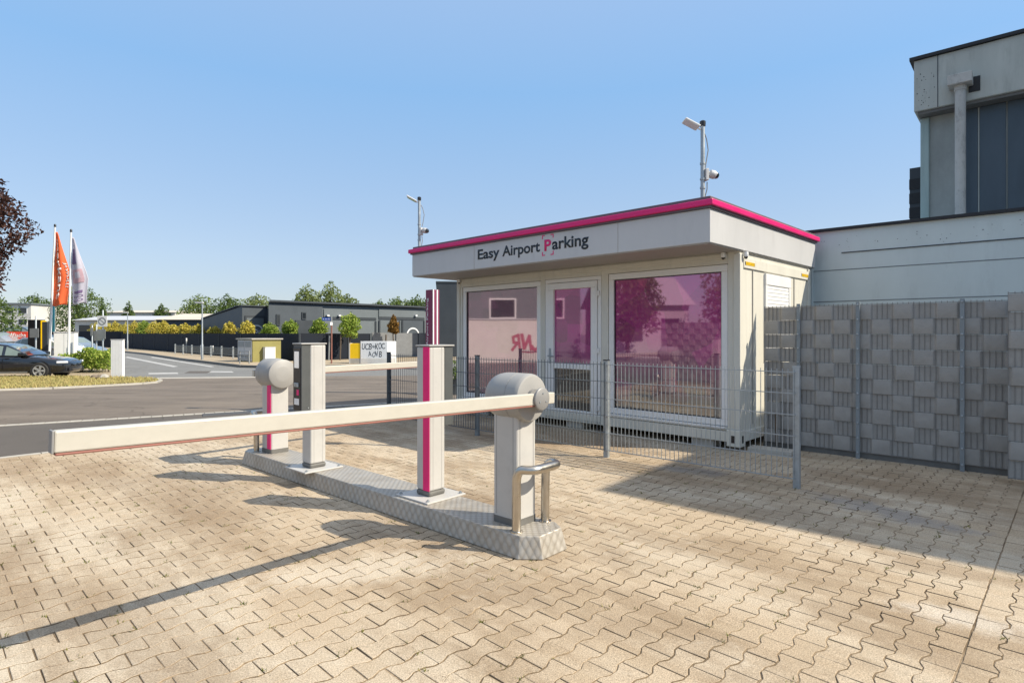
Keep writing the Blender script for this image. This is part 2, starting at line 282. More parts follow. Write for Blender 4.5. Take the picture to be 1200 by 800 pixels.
# ------------------------------------------------------------------ mesh helpers
class MB:
    def __init__(s): s.v = []; s.f = []; s.mi = []; s.cur = 0; s.pc = []
    def add(s, vs, fs):
        vs = list(vs); s.pc.append((len(s.v), len(vs), len(s.f), len(fs))); o = len(s.v); s.v += [tuple(x) for x in vs]; s.f += [tuple(i + o for i in f) for f in fs]; s.mi += [s.cur] * len(fs)
    def box(s, x0, x1, y0, y1, z0, z1, M=None):
        vs = [Vector((x, y, z)) for z in (z0, z1) for y in (y0, y1) for x in (x0, x1)]
        if M: vs = [M @ v for v in vs]
        s.add(vs, [(0, 2, 3, 1), (4, 5, 7, 6), (0, 1, 5, 4), (2, 6, 7, 3), (0, 4, 6, 2), (1, 3, 7, 5)])
    def prism(s, poly, z0, z1, M=None, top=None):
        n = len(poly); top = top or poly
        vs = [Vector((x, y, z0)) for x, y in poly] + [Vector((x, y, z1)) for x, y in top]
        if M: vs = [M @ v for v in vs]
        s.add(vs, [tuple(reversed(range(n))), tuple(range(n, 2 * n))] + [(i, (i + 1) % n, n + (i + 1) % n, n + i) for i in range(n)])
    def rings(s, rs, cap=True, close=True):
        n = len(rs[0]); fs = []
        for k in range(len(rs) - 1):
            for i in range(n if close else n - 1):
                j = (i + 1) % n; fs.append((k * n + i, k * n + j, (k + 1) * n + j, (k + 1) * n + i))
        if cap: fs.append(tuple(reversed(range(n)))); fs.append(tuple(range((len(rs) - 1) * n, len(rs) * n)))
        s.add([p for r in rs for p in r], fs)
    def tube(s, pts, r, n=8):
        pts = [Vector(p) for p in pts]; rs = []; up = None
        rr = r if isinstance(r, (list, tuple)) else [r] * len(pts)
        for i, p in enumerate(pts):
            t = (pts[min(i + 1, len(pts) - 1)] - pts[max(i - 1, 0)]).normalized()
            if up is None: up = t.orthogonal().normalized()
            up = (up - t * up.dot(t)).normalized(); sd_ = t.cross(up)
            rs.append([p + (up * math.cos(a) + sd_ * math.sin(a)) * rr[i] for a in (2 * math.pi * k / n for k in range(n))])
        s.rings(rs)
    def lathe(s, prof, axis='z', c=(0, 0, 0), n=24):
        c = Vector(c); rs = []
        for r, h in prof:
            ring = []
            for k in range(n):
                a = 2 * math.pi * k / n; u, v = r * math.cos(a), r * math.sin(a)
                ring.append(c + Vector({'z': (u, v, h), 'x': (h, u, v), 'y': (v, h, u)}[axis]))
            rs.append(ring)
        s.rings(rs)
    def quad(s, a, b, c, d): s.add([a, b, c, d], [(0, 1, 2, 3)])
    def build(s, name, mats, parent=None, bevel=0, smooth=False, seg=2):
        me = bpy.data.meshes.new(name); me.from_pydata(s.v, [], s.f)
        mats = mats if isinstance(mats, (list, tuple)) else [mats]
        for m in mats: me.materials.append(MT[m] if isinstance(m, str) else m)
        if len(mats) > 1: me.polygons.foreach_set('material_index', s.mi)
        bm = bmesh.new(); bm.from_mesh(me); bmesh.ops.recalc_face_normals(bm, faces=bm.faces[:]); bm.to_mesh(me); bm.free()
        if smooth:
            me.polygons.foreach_set('use_smooth', [True] * len(me.polygons))
            try: me.set_sharp_from_angle(angle=R(40))
            except Exception: pass
        o = bpy.data.objects.new(name, me); col.objects.link(o); o.parent = parent
        if bevel:
            b = o.modifiers.new('bevel', 'BEVEL'); b.width = bevel; b.segments = seg; b.limit_method = 'ANGLE'; b.angle_limit = R(35)
        return o
    def each(s, name, mt, parent=None, bevel=0, smooth=False):
        out = []
        for (v0, nv, f0, nf) in s.pc:
            m = MB(); m.add(s.v[v0:v0 + nv], [tuple(i - v0 for i in f) for f in s.f[f0:f0 + nf]]); out.append(m.build(name, mt, parent, bevel, smooth))
        return out
def tag(o, label, cat, group=None, kind=None):
    o['label'] = label; o['category'] = cat
    if group: o['group'] = group
    if kind: o['kind'] = kind
    return o
def thing(name, label, cat, loc=(0, 0, 0), rz=0.0, group=None):
    o = bpy.data.objects.new(name, None); col.objects.link(o); o.empty_display_size = 0.2
    o.location = loc; o.rotation_euler = (0, 0, rz); return tag(o, label, cat, group)
def copy_thing(r, loc, rz, label=None):
    n = r.copy(); col.objects.link(n); n.location = loc; n.rotation_euler = (0, 0, rz)
    if label: n['label'] = label
    for ch in list(r.children):
        c = ch.copy(); col.objects.link(c); c.parent = n
        for g in list(ch.children):
            d = g.copy(); col.objects.link(d); d.parent = c
    return n
def struct(o): o['kind'] = 'structure'; return o
def text(s, mt, parent, name, w_, h_, M, bold=0.0, ext=0.002, fit='both'):
    cu = bpy.data.curves.new('lettering', 'FONT'); cu.body = s; cu.size = 1; cu.extrude = 0.0; cu.offset = bold
    to = bpy.data.objects.new('lettering_source', cu); col.objects.link(to)
    dg = bpy.context.evaluated_depsgraph_get(); me = bpy.data.meshes.new_from_object(to.evaluated_get(dg))
    bpy.data.objects.remove(to)
    co = np.array([v.co for v in me.vertices]); lo, hi = co.min(0), co.max(0)
    sx = w_ / (hi[0] - lo[0]); sy = (h_ / (hi[1] - lo[1])) if h_ else sx
    bm = bmesh.new(); bm.from_mesh(me)
    bmesh.ops.scale(bm, vec=(sx, sy, 1), verts=bm.verts[:]); bmesh.ops.translate(bm, vec=(-lo[0] * sx, -lo[1] * sy, 0), verts=bm.verts[:])
    ex = bmesh.ops.extrude_face_region(bm, geom=bm.faces[:])
    bmesh.ops.translate(bm, vec=(0, 0, ext), verts=[g for g in ex['geom'] if isinstance(g, bmesh.types.BMVert)])
    bm.transform(M); bmesh.ops.recalc_face_normals(bm, faces=bm.faces[:]); bm.to_mesh(me); bm.free()
    me.materials.clear(); me.materials.append(MT[mt]); me.name = name
    o = bpy.data.objects.new(name, me); col.objects.link(o); o.parent = parent; return o
def gz(y):
    t = min(1, max(0, (y - 11) / 11)); return -0.35 * t * t * (3 - 2 * t)
def P(px, py, Y): return Vector(((px - 600) / F * Y, Y, CH + (HZ - py) / F * Y))
def XG(px, Y): return ((px - 600) / F * Y, Y, gz(Y))
def px2g(px, py):
    Y = F * CH / (py - HZ)
    for _ in range(30): Y = 0.5 * Y + 0.5 * F * (CH - gz(Y)) / (py - HZ)
    return ((px - 600) / F * Y, Y)
U1 = Vector((-0.7152, 0.6989)); U2 = Vector((0.6989, 0.7152))
KR = math.atan2(-0.6989, 0.7152)

# ------------------------------------------------------------------ ground
def sheet(name, poly, off, mt, step=1.0):
    bm = bmesh.new(); bm.faces.new([bm.verts.new((x, y, 0)) for x, y in poly])
    bmesh.ops.triangulate(bm, faces=bm.faces[:])
    y = 10.5
    while y <= 22.5:
        bmesh.ops.bisect_plane(bm, geom=bm.verts[:] + bm.edges[:] + bm.faces[:], plane_co=(0, y, 0), plane_no=(0, 1, 0)); y += step
    for v in bm.verts: v.co.z = gz(v.co.y) + off
    bmesh.ops.recalc_face_normals(bm, faces=bm.faces[:])
    me = bpy.data.meshes.new(name); bm.to_mesh(me); bm.free()
    if me.polygons and me.polygons[0].normal.z < 0: me.flip_normals()
    me.materials.append(MT[mt]); o = bpy.data.objects.new(name, me); col.objects.link(o); return struct(o)
def W(s1, s2): v = U1 * s1 + U2 * s2; return (v.x, v.y)
sheet('ground', [(-900, -300), (900, -300), (900, 1500), (-900, 1500)], -0.035, 'street')
S1E, S2A, S2B, S1A = 9.0, -3.0, 11.2, -5.2
sheet('joint_bed', [W(S1A, S2A), W(S1E + .02, S2A), W(S1E + .02, S2B), W(S1A, S2B)], -0.0042, 'bed')
g1, g2 = (-8.05, 9.18), (-2.68, 12.2)
# dark strip of asphalt next to the pavers, then the brown lot beyond a row of setts
def gl_(t): return (g1[0] + (g2[0] - g1[0]) * t, g1[1] + (g2[1] - g1[1]) * t)
e0 = W(S1E + .13, -9); e1_ = W(S1E + .13, 6.2)
sheet('asphalt_strip', [e0, e1_, gl_(1.3), gl_(-1.6)], -0.006, 'darkasph')
def off(p, d): return (p[0] - 0.49 * d, p[1] + 0.87 * d)
far_y = 24.3
sheet('asphalt_lot', [off(gl_(-1.6), .17), off(gl_(1.3), .17), (1.5, 14), (9, 20), (9, 26.2), (-10.8, 24.7), (-15.8, 23.9), (-24, 22.0), (-30, 13)], -0.004, 'lot')
mb = MB()
L = (Vector(gl_(1.3)) - Vector(gl_(-1.6))).length; n = int(L / 0.165); d0 = Vector(gl_(-1.6)); dv = (Vector(gl_(1.3)) - d0).normalized(); nv = Vector((-dv.y, dv.x))
for i in range(n):
    a = d0 + dv * (i * 0.165 + .004) + nv * 0.005; b = a + dv * 0.155; c = b + nv * 0.155; d = a + nv * 0.155
    z = gz(a.y) + random.uniform(-.003, .003); zz = gz(c.y) - gz(a.y)
    M = None
    vs = [(p.x, p.y, gz(p.y) - .04) for p in (a, b, c, d)] + [(p.x, p.y, gz(p.y) + .001 + random.uniform(-.002, .002)) for p in (a, b, c, d)]
    mb.add(vs, [(0, 3, 2, 1), (4, 5, 6, 7), (0, 1, 5, 4), (1, 2, 6, 5), (2, 3, 7, 6), (3, 0, 4, 7)])
struct(mb.build('gutter_strip', 'kerb'))
mb = MB()
for k in range(40):
    s2 = -9 + k * 0.42
    if s2 > 6.0: break
    q = [W(S1E + .03, s2), W(S1E + .03, s2 + .41), W(S1E + .12, s2 + .41), W(S1E + .12, s2)]
    mb.add([(x, y, gz(y) - .04) for x, y in q] + [(x, y, gz(y) + .001) for x, y in q], [(0, 3, 2, 1), (4, 5, 6, 7), (0, 1, 5, 4), (1, 2, 6, 5), (2, 3, 7, 6), (3, 0, 4, 7)])
struct(mb.build('edging_strip', 'kerb'))
# interlocking double-T pavers, one stone after another
PL, PP, DL = 0.190, 0.118, 0.0108
def wave(x):
    t = (x / PL) % 1.0
    if t > 0.5: t = 1 - t
    t *= 2                                   # 0 at joints, 1 at the middle
    k = min(1, max(0, (t - 0.28) / 0.44)); return 1 - 2 * k
def pavers():
    vs, fs, tone, mi = [], [], [], []
    xs = [0, .024, .049, .068, .095, .122, .141, .166, .190]
    rows = int((S1E - S1A) / PP); KJ = round((0.24 - S1A) / PP)
    k0 = int(S2A / PL); k1 = int(S2B / PL)
    CX, CY = 2.786, 7.165
    for r in range(rows):
        b0 = S1E - (rows - r) * PP; offx = (r % 2) * PL / 2
        for k in range(k0, k1):
            x0 = k * PL + offx
            c = U1 * (b0 + PP / 2) + U2 * (x0 + .1)
            if c.y < 1.2 and abs(c.x) < 90 and c.y < 0.9: continue
            if c.y > 12.3: continue
            if abs(c.x) > 1.05 * c.y + 1.6: continue
            lx, ly = (c.x - CX) * .7152 - (c.y - CY) * .6989, (c.x - CX) * .6989 + (c.y - CY) * .7152
            if -5.0 < lx < -.2 and .4 < ly < 2.4: continue
            g = 0.0018 + 0.0012 * random.random(); jx, jy, jr = random.gauss(0, .0012), random.gauss(0, .0010), random.gauss(0, .006)
            top_f = 0 if (r == rows - 1 or r == KJ) else DL; bot_f = 0 if (r == 0 or r == KJ + 1) else DL
            gt = .004 if r == KJ else g * 1.25; gb = .003 if r == KJ + 1 else g * 1.25
            up = [(x0 + x, b0 + PP + top_f * wave(x) - gt) for x in xs]; lo = [(x0 + x, b0 - bot_f * wave(x) + gb) for x in xs]
            up[0] = (x0 + g, up[0][1]); up[-1] = (x0 + PL - g, up[-1][1]); lo[0] = (x0 + g, lo[0][1]); lo[-1] = (x0 + PL - g, lo[-1][1])
            poly = lo + up[::-1]; n = len(poly); cx, cy = x0 + PL / 2, b0 + PP / 2
            poly = [(x + random.gauss(0, .0008), y + random.gauss(0, .0009)) for x, y in poly]
            zc = random.gauss(0, .0007); tx, ty = random.gauss(0, .006), random.gauss(0, .006)
            o = len(vs)
            for inset, z in ((0.0, -.016), (0.0, -.0034), (.0006, -.0012), (.0028, 0.0)):
                for (x, y) in poly:
                    dx, dy = x - cx, y - cy
                    xx = x - math.copysign(min(inset, abs(dx)), dx) if abs(dx) > .06 else x
                    yy = y - math.copysign(inset, dy)
                    dx, dy = xx - cx, yy - cy
                    xx, yy = cx + dx - jr * dy + jx, cy + dy + jr * dx + jy
                    p = U1 * yy + U2 * xx
                    vs.append((p.x, p.y, gz(p.y) + z + zc + tx * dx + ty * dy))
            for q in range(3):
                a, b = o + q * n, o + (q + 1) * n
                for i in range(n):
                    j = (i + 1) % n; fs.append((a + i, b + i, b + j, a + j))
            fs.append(tuple(reversed(range(o + 3 * n, o + 4 * n))))
            tone += [min(1, max(0, random.gauss(.5, .24)))] * (3 * n + 1); mi += [1] * (2 * n) + [0] * (n + 1)
    me = bpy.data.meshes.new('paving'); me.from_pydata(vs, [], fs)
    at = me.attributes.new('tone', 'FLOAT', 'FACE'); at.data.foreach_set('value', tone)
    me.materials.append(MT['paver']); me.materials.append(MT['bed']); me.polygons.foreach_set('material_index', mi); o = bpy.data.objects.new('paving', me); col.objects.link(o); struct(o)
    return len(fs)
pavers()

# ------------------------------------------------------------------ office container
KC = (2.786, 7.165, 0)
kio = thing('office_container', 'cream parking office container with magenta roof edge, white door and two tinted windows', 'office container', KC, KR)
ZB, ZT = 0.105, 2.477
mb = MB(); mb.box(-5.33, -.01, .13, 2.6, ZB, ZT)
mb.box(-5.34, -5.20, .02, .131, ZB, ZT); mb.box(-3.27, -3.17, .02, .131, ZB, ZT); mb.box(-2.07, -1.95, .02, .131, ZB, ZT); mb.box(-.15, 0, .02, .131, ZB, ZT)
mb.box(-5.2, -3.27, .02, .131, 2.31, ZT); mb.box(-3.17, -2.07, .02, .131, 2.315, ZT); mb.box(-1.95, -.15, .02, .131, 2.325, ZT)
mb.box(-5.2, -3.27, .02, .131, .24, .29); mb.box(-1.95, -.15, .02, .131, .24, .29)
mb.build('wall', 'contwall', kio, .004)
mb = MB()
for y0 in (0.42, .92, 1.42, 1.92):                       # flat vertical panel joints on the gable side
    mb.box(-.006, .003, y0, y0 + .012, .3, 2.26)
mb.each('panel_joint', 'soffit', kio)
mb = MB(); mb.box(-5.345, .012, 0, .12, ZB, .235); mb.box(-.12, .012, .13, 2.6, ZB, .235); mb.each('base_rail', 'contwall', kio, .006)
mb = MB(); mb.box(-.12, .010, .13, 2.6, 2.27, 2.40); mb.box(-5.2, -.15, 0.0, .018, 2.38, 2.45); mb.each('top_rail', 'contwall', kio, .006)
for (x0, x1, y0, y1) in ((-.16, .015, -.005, .16), (-5.35, -5.18, -.005, .16), (-.16, .015, 2.44, 2.61), (-5.35, -5.18, 2.44, 2.61)):
    mb = MB(); mb.box(x0, x1, y0, y1, .05, .26)
    c = mb.build('corner_casting', 'contwall', kio, .012)
    if y0 < 0:
        mb = MB()
        sx = (x0 + x1) / 2
        mb.box(sx - .022, sx + .022, -.009, .02, .10, .19); mb.box(x1 - .02, x1 + .004, .055, .095, .10, .19) if x1 > 0 else None
        mb.each('slot', 'black', c)
mb = MB(); mb.box(-.075, .013, .004, .10, .26, 2.44); mb.box(-5.345, -5.26, .004, .10, .26, 2.44); mb.box(-.075, .013, 2.5, 2.605, .26, 2.44); mb.each('corner_post', 'contwall', kio, .008)
for x in (-4.7, -2.6, -.5):
    mb = MB(); mb.box(x - .15, x + .15, .05, .3, 0, .102); mb.box(x - .15, x + .15, 2.2, 2.5, 0, .102); mb.each('support_block', 'concrete', kio, .01)
# roof box with overhanging canopy
mb = MB(); mb.box(-5.575, .03, -.84, 2.76, ZT, 2.86); fas = mb.build('roof_fascia', 'fascia', kio, .006)
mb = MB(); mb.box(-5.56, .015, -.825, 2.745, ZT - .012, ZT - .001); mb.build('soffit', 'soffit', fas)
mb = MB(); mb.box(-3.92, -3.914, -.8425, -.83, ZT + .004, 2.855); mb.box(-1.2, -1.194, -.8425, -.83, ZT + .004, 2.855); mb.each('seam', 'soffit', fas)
mb = MB(); mb.box(-5.60, .055, -.865, 2.785, 2.862, 2.885); mb.build('dark_gap', 'capdark', kio)  # thin dark line under the magenta trim
mb = MB(); mb.box(-5.63, .085, -.895, 2.815, 2.886, 2.955); mb.build('roof_trim', 'magtrim', kio, .012)
mb = MB(); mb.box(-5.57, .035, -.835, 2.755, 2.956, 3.0); mb.build('roof_cap', 'capdark', kio, .01)
def win(x0, x1, z0, z1, film):
    fw = .085
    mb = MB(); y0, y1 = .03, .11
    mb.box(x0, x1, y0, y1, z1 - fw, z1); mb.box(x0, x1, y0, y1, z0, z0 + fw); mb.box(x0, x0 + fw, y0, y1, z0 + fw, z1 - fw); mb.box(x1 - fw, x1, y0, y1, z0 + fw, z1 - fw)
    fr = mb.build('window', 'pvc', kio, .007)
    mb = MB(); g = .012; a, b, c, d = x0 + fw, x1 - fw, z0 + fw, z1 - fw
    mb.box(a, b, .052, .09, d - g, d); mb.box(a, b, .052, .09, c, c + g); mb.box(a, a + g, .052, .09, c + g, d - g); mb.box(b - g, b, .052, .09, c + g, d - g)
    mb.build('gasket', 'black', fr)
    mb = MB(); mb.box(a + g, b - g, .066, .09, c + g, d - g); mb.build('pane', film, fr)
    mb = MB(); mb.box(x0 + .01, x1 - .01, -.012, .045, z0 - .028, z0 - .002); mb.build('sill', 'pvc', fr, .004)
    mb = MB()
    for sx in (x0 + .3, (x0 + x1) / 2 - .1, x1 - .35): mb.box(sx, sx + .05, .022, .031, z0 + .025, z0 + .035)
    mb.each('drain_cap', 'white', fr)
win(-5.195, -3.275, .292, 2.305, 'filmpale')
win(-1.945, -.155, .292, 2.32, 'film')
# door
mb = MB(); x0, x1, z0, z1 = -3.165, -2.075, .15, 2.312; f = .06
mb.box(x0, x1, .02, .11, z1 - f, z1); mb.box(x0, x0 + f, .02, .11, z0, z1 - f); mb.box(x1 - f, x1, .02, .11, z0, z1 - f); mb.box(x0, x1, .0, .11, z0 - .03, z0 + .0)
door = mb.build('door', 'pvc', kio, .006)
mb = MB(); a, b, c, d = x0 + f + .006, x1 - f - .006, z0 + .008, z1 - f - .006; sw = .115
mb.box(a, b, .004, .09, d - .10, d); mb.box(a, b, .004, .09, c, c + .12); mb.box(a, a + sw, .004, .09, c + .12, d - .10); mb.box(b - sw, b, .004, .09, c + .12, d - .10)
mb.box(a + sw, b - sw, .004, .09, .905, .985); mb.build('door_leaf', 'pvc', door, .008)
mb = MB(); mb.box(a + sw, b - sw, .045, .07, .985, d - .10); mb.build('upper_pane', 'film', door)
mb = MB(); mb.box(a + sw, b - sw, .045, .07, c + .12, .905); mb.build('lower_pane', 'clearpane', door)
mb = MB(); mb.box(a + .03, a + .065, -.006, .006, .98, 1.22); mb.tube([(a + .048, -.004, 1.10), (a + .048, -.05, 1.10), (a + .06, -.056, 1.10), (a + .17, -.056, 1.095)], .011, 8); mb.build('handle', 'galv', door, smooth=True)
for z in (.35, 1.2, 2.05):
    mb = MB(); mb.lathe([(.012, z - .05), (.012, z + .05)], 'z', (x1 - f - .003, .0, 0), 10); mb.box(x1 - f - .05, x1 - f + .04, .0, .016, z - .035, z + .035); mb.build('hinge', 'pvc', door)
# roller shutter window on the gable
mb = MB(); mb.box(-.02, .022, .81, 1.74, 2.10, 2.25); mb.box(-.02, .018, .81, .88, 1.15, 2.10); mb.box(-.02, .018, 1.67, 1.74, 1.15, 2.10); mb.box(-.02, .018, .81, 1.74, 1.08, 1.15)
sh = mb.build('shutter_window', 'pvc', kio, .006)
mb = MB()
for k in range(19): z = 1.15 + k * .05; mb.box(-.01, .010, .88, 1.67, z + .002, z + .048)
mb.build('roller_shutter', 'white', sh, .006)
for (y0, y1, z) in ((.16, .46, 2.33), (2.2, 2.5, 2.33)):
    mb = MB(); mb.box(.0105, .0125, y0, y1, z - .022, z + .022); st = mb.build('warning_sticker', 'black', kio)
    mb = MB()
    mb.box(.013, .0145, y0 + .01, y1 - .01, z + .012, z + .020); mb.box(.013, .0145, y0 + .01, y1 - .01, z - .020, z - .012)
    for k in range(9): yy = y0 + .02 + k * .03; mb.box(.013, .0145, yy, yy + .02, z - .008, z + .008)
    mb.build('sticker_print', 'yellow', st)
for (x, y) in ((-.19, -.02), (-5.25, -.02), (.045, .10)):
    mb = MB(); mb.lathe([(.028, 2.46), (.030, 2.43), (.030, 2.41), (.024, 2.40)], 'z', (x, y, 0), 16); cam_ = mb.build('dome_camera', 'white', kio, smooth=True)
    mb = MB(); mb.lathe([(.024, 2.399), (.021, 2.385), (.012, 2.374), (.001, 2.371)], 'z', (x, y, 0), 16); mb.build('camera_dome', 'lens', cam_, smooth=True)
# sign lettering on the fascia
def front(x, z, y=-.8415): return Matrix.Translation((x, y, z)) @ Matrix.Rotation(R(90), 4, 'X')
text('Easy', 'letters', fas, 'lettering', .49, .205, front(-3.83, 2.572), .022)
text('Airport', 'letters', fas, 'lettering', .763, .205, front(-3.278, 2.572), .022)
text('P', 'magtrim', fas, 'lettering', .125, .160, front(-2.432, 2.617), .03)
text('arking', 'letters', fas, 'lettering', .63, .212, front(-2.288, 2.572), .022)
mb = MB(); t, l_ = .014, .055
for (cx, sx) in ((-2.475, 1), (-2.262, -1)):
    for (cz, sz) in ((2.845, -1), (2.553, 1)):
        xa, xb = sorted((cx, cx + sx * l_)); za, zb = sorted((cz, cz + sz * t)); mb.box(xa, xb, -.8435, -.8402, za, zb)
        xa, xb = sorted((cx, cx + sx * t)); za, zb = sorted((cz + sz * t, cz + sz * l_)); mb.box(xa, xb, -.8435, -.8402, za, zb)
mb.each('bracket_emblem', 'magtrim', fas)

# ------------------------------------------------------------------ masts on the roof
def kw(x, y, z=0): v = Vector(KC[:2]) + Vector((.7152, -.6989)) * x + U2 * y; return (v.x, v.y, z)
def mast(x, y, h, label, lamp_rz, cam_rz, cam_z):
    t = thing('camera_mast', label, 'camera mast', kw(x, y, 3.0), KR, 'camera masts on the container roof')
    mb = MB(); mb.lathe([(.024, 0), (.024, h)], 'z', n=14); mb.build('pole', 'galv', t, smooth=True)
    mb = MB(); mb.lathe([(.032, h - .02), (.034, h + .01), (.034, h + .035), (.02, h + .045)], 'z', n=14); mb.build('pole_cap', 'black', t, smooth=True)
    Mx = Matrix.Translation((0, 0, h - .05)) @ Matrix.Rotation(lamp_rz, 4, 'Z')
    mb = MB(); mb.tube([Mx @ Vector(p) for p in ((0, 0, 0), (.05, 0, 0.0))], .012, 6)
    My = Mx @ Matrix.Translation((.05, 0, .01)) @ Matrix.Rotation(R(-28), 4, 'Y')
    mb.box(0, .19, -.08, .08, -.008, .012, My); fl = mb.build('floodlight', 'white', t, .008)
    mb = MB(); mb.box(.015, .18, -.07, .07, -.0125, -.0085, My); mb.build('lamp_glass', 'lampglass', fl)
    Mc = Matrix.Translation((0, 0, cam_z)) @ Matrix.Rotation(cam_rz, 4, 'Z')
    mb = MB(); mb.box(.02, .06, -.04, .04, -.085, .05, Mc); mb.box(.06, .09, -.022, .022, -.03, .02, Mc); mb.build('junction_box', 'fascia', t, .006)
    mb = MB(); mb.lathe([(.025, .0), (.045, .01), (.050, .035), (.049, .065), (.042, .075)], 'x', n=18)
    mb.v = [tuple(Mc @ Matrix.Translation((.08, 0, -.0)) @ Matrix.Rotation(R(12), 4, 'Y') @ Vector(v)) for v in mb.v]; cb = mb.build('camera', 'fascia', t, smooth=True)
    mb = MB(); mb.lathe([(.0415, .0745), (.040, .095), (.030, .112), (.015, .120), (.002, .122)], 'x', n=18)
    mb.v = [tuple(Mc @ Matrix.Translation((.08, 0, -.0)) @ Matrix.Rotation(R(12), 4, 'Y') @ Vector(v)) for v in mb.v]; mb.build('lens', 'lens', cb, smooth=True)
    mb = MB(); mb.tube([Mc @ Vector(p) for p in ((.03, .01, h - .10 - cam_z), (.06, .02, h - .16 - cam_z), (.085, .03, h - .28 - cam_z), (.06, .03, h - .42 - cam_z), (.045, .02, .07))], .006, 6)
    mb.tube([Mc @ Vector(p) for p in ((.055, 0, -.10), (.06, .01, -.18), (.03, .02, -cam_z))], .006, 6); mb.each('cable', 'hubgrey', t, smooth=True)
    mb = MB()
    for z in (.12, cam_z + .1, cam_z - .08): mb.lathe([(.031, z), (.031, z + .022)], 'z', n=14)
    mb.each('clamp', 'galv', t, smooth=True)
mast(-.117, -.72, .86, 'steel mast with floodlight and camera on the right front corner of the container roof', R(180) - KR, R(10) - KR, .30)
mast(-5.5, -.74, .86, 'steel mast with floodlight and camera on the far left corner of the container roof', R(185) - KR, R(-25) - KR, .30)

# ------------------------------------------------------------------ traffic island with barriers and ticket columns
IO = Vector((.018, 4.096)); IA = Vector((-.741, .672)); IB = Vector((.672, .741)); IR = math.atan2(.672, -.741)   # local x away along the island
def iw(a, b, z=0): v = IO + IA * a + IB * b; return (v.x, v.y, z)
# local frame: x = along the island away from the camera, y = -b
isl = MB()
top = [(-.335, -.10), (-.335, .13), (-.235, .215), (3.86, .215), (3.95, .14), (3.95, -.09), (3.86, -.165), (-.235, -.165)]
bot = [(-.375, -.115), (-.375, .145), (-.25, .25), (3.87, .25), (3.99, .155), (3.99, -.10), (3.87, -.20), (-.25, -.20)]
isl.prism(bot[::-1], 0.0, .14, None, top[::-1])
tr = isl.build('traffic_island', 'chequer', None, .006); tr.location = iw(0, 0, .002); tr.rotation_euler = (0, 0, IR)
tag(tr, 'low aluminium chequer plate island carrying the barrier posts', 'traffic island')
ZI = .142
def barrier(label, a, b, rz, stripe, length, rise):
    t = thing('barrier_gate', label, 'barrier', iw(a, b, ZI), rz, 'parking barriers on the island')
    def rrect(hx, hy, r, n=5):
        pts = []
        for cx, cy, a0 in ((hx - r, hy - r, 0), (-hx + r, hy - r, 90), (-hx + r, -hy + r, 180), (hx - r, -hy + r, 270)):
            for k in range(n + 1): an = R(a0 + 90 * k / n); pts.append((cx + r * math.cos(an), cy + r * math.sin(an)))
        return pts
    mb = MB(); mb.prism(rrect(.112, .102, .022), .045, .84); mb.build('housing', 'silver', t, smooth=True)
    mb = MB(); mb.prism(rrect(.115, .105, .022), 0, .046); mb.build('base_trim', 'trimgrey', t, smooth=True)
    mb = MB()
    for sx in (-1, 1): mb.box(sx * .078 - .002, sx * .078 + .002, .099, .1035, .06, .80)
    for sy in (-1, 1): mb.box(-.1138, -.110, sy * .07 - .002, sy * .07 + .002, .06, .80)
    mb.each('groove', 'headgrey', t)
    if stripe:
        mb = MB(); mb.box(-.108, -.035, .1, .1055, .047, .80); mb.build('stripe', 'magenta', t, .003)
        mb = MB(); mb.box(.07, .105, .102, .106, .70, .745); mb.build('lock', 'hubgrey', t)
    zc = .870
    n = 40; rs = []
    for (x, k) in ((-.165, .86), (-.160, .94), (-.145, .985), (-.13, 1.0), (-.055, 1.0), (-.0545, .985), (-.050, .985), (-.0495, 1.0), (.04, 1.0), (.08, .985), (.115, .945), (.145, .87), (.168, .76), (.182, .62), (.188, .45)):
        rs.append([Vector((x, .166 * k * math.cos(2 * math.pi * q / n), zc + .166 * k * math.sin(2 * math.pi * q / n))) for q in range(n)])
    mb = MB(); mb.rings(rs); mb.build('barrier_head', 'headgrey', t, smooth=True)
    side = -1
    mb = MB(); mb.lathe([(.05, -.165), (.062, -.168), (.062, -.19)], 'x', (0, 0, zc), 28); mb.build('boom_bracket', 'hubgrey', t, smooth=True)
    Mr = Matrix.Translation((0, 0, zc)) @ Matrix.Rotation(rise, 4, 'X')
    mb = MB(); mb.box(-.236, -.191, -.155, length, -.040, .036, Mr); arm = mb.build('boom_arm', 'cream', t, .006)
    mb = MB(); mb.box(-.234, -.193, -.06, length - .004, -.0505, -.0405, Mr); mb.build('edge_strip', 'redrubber', arm, .004)
    mb = MB(); mb.box(-.238, -.189, length, length + .008, -.042, .038, Mr); mb.build('end_cap', 'hubgrey', arm, .003)
    mb = MB(); mb.lathe([(.055, -.236), (.076, -.239), (.076, -.252), (.068, -.258), (.001, -.258)], 'x', (0, 0, zc), 28); hd = mb.build('hub_disc', 'hubgrey', t, smooth=True)
    mb = MB()
    for q in range(3): an = R(90 + 120 * q); mb.lathe([(.006, -.2575), (.006, -.262)], 'x', (0, .038 * math.cos(an), zc + .038 * math.sin(an)), 8)
    mb.each('bolt', 'galv', hd)
    return t
barrier('near barrier with white boom arm crossing the foreground and grey domed head', 0, 0, IR, False, 2.62, R(1.5))
barrier('far barrier with magenta stripe on its post and grey round head', 3.584, 0.0, IR + math.pi, False, 2.4, R(0.3))
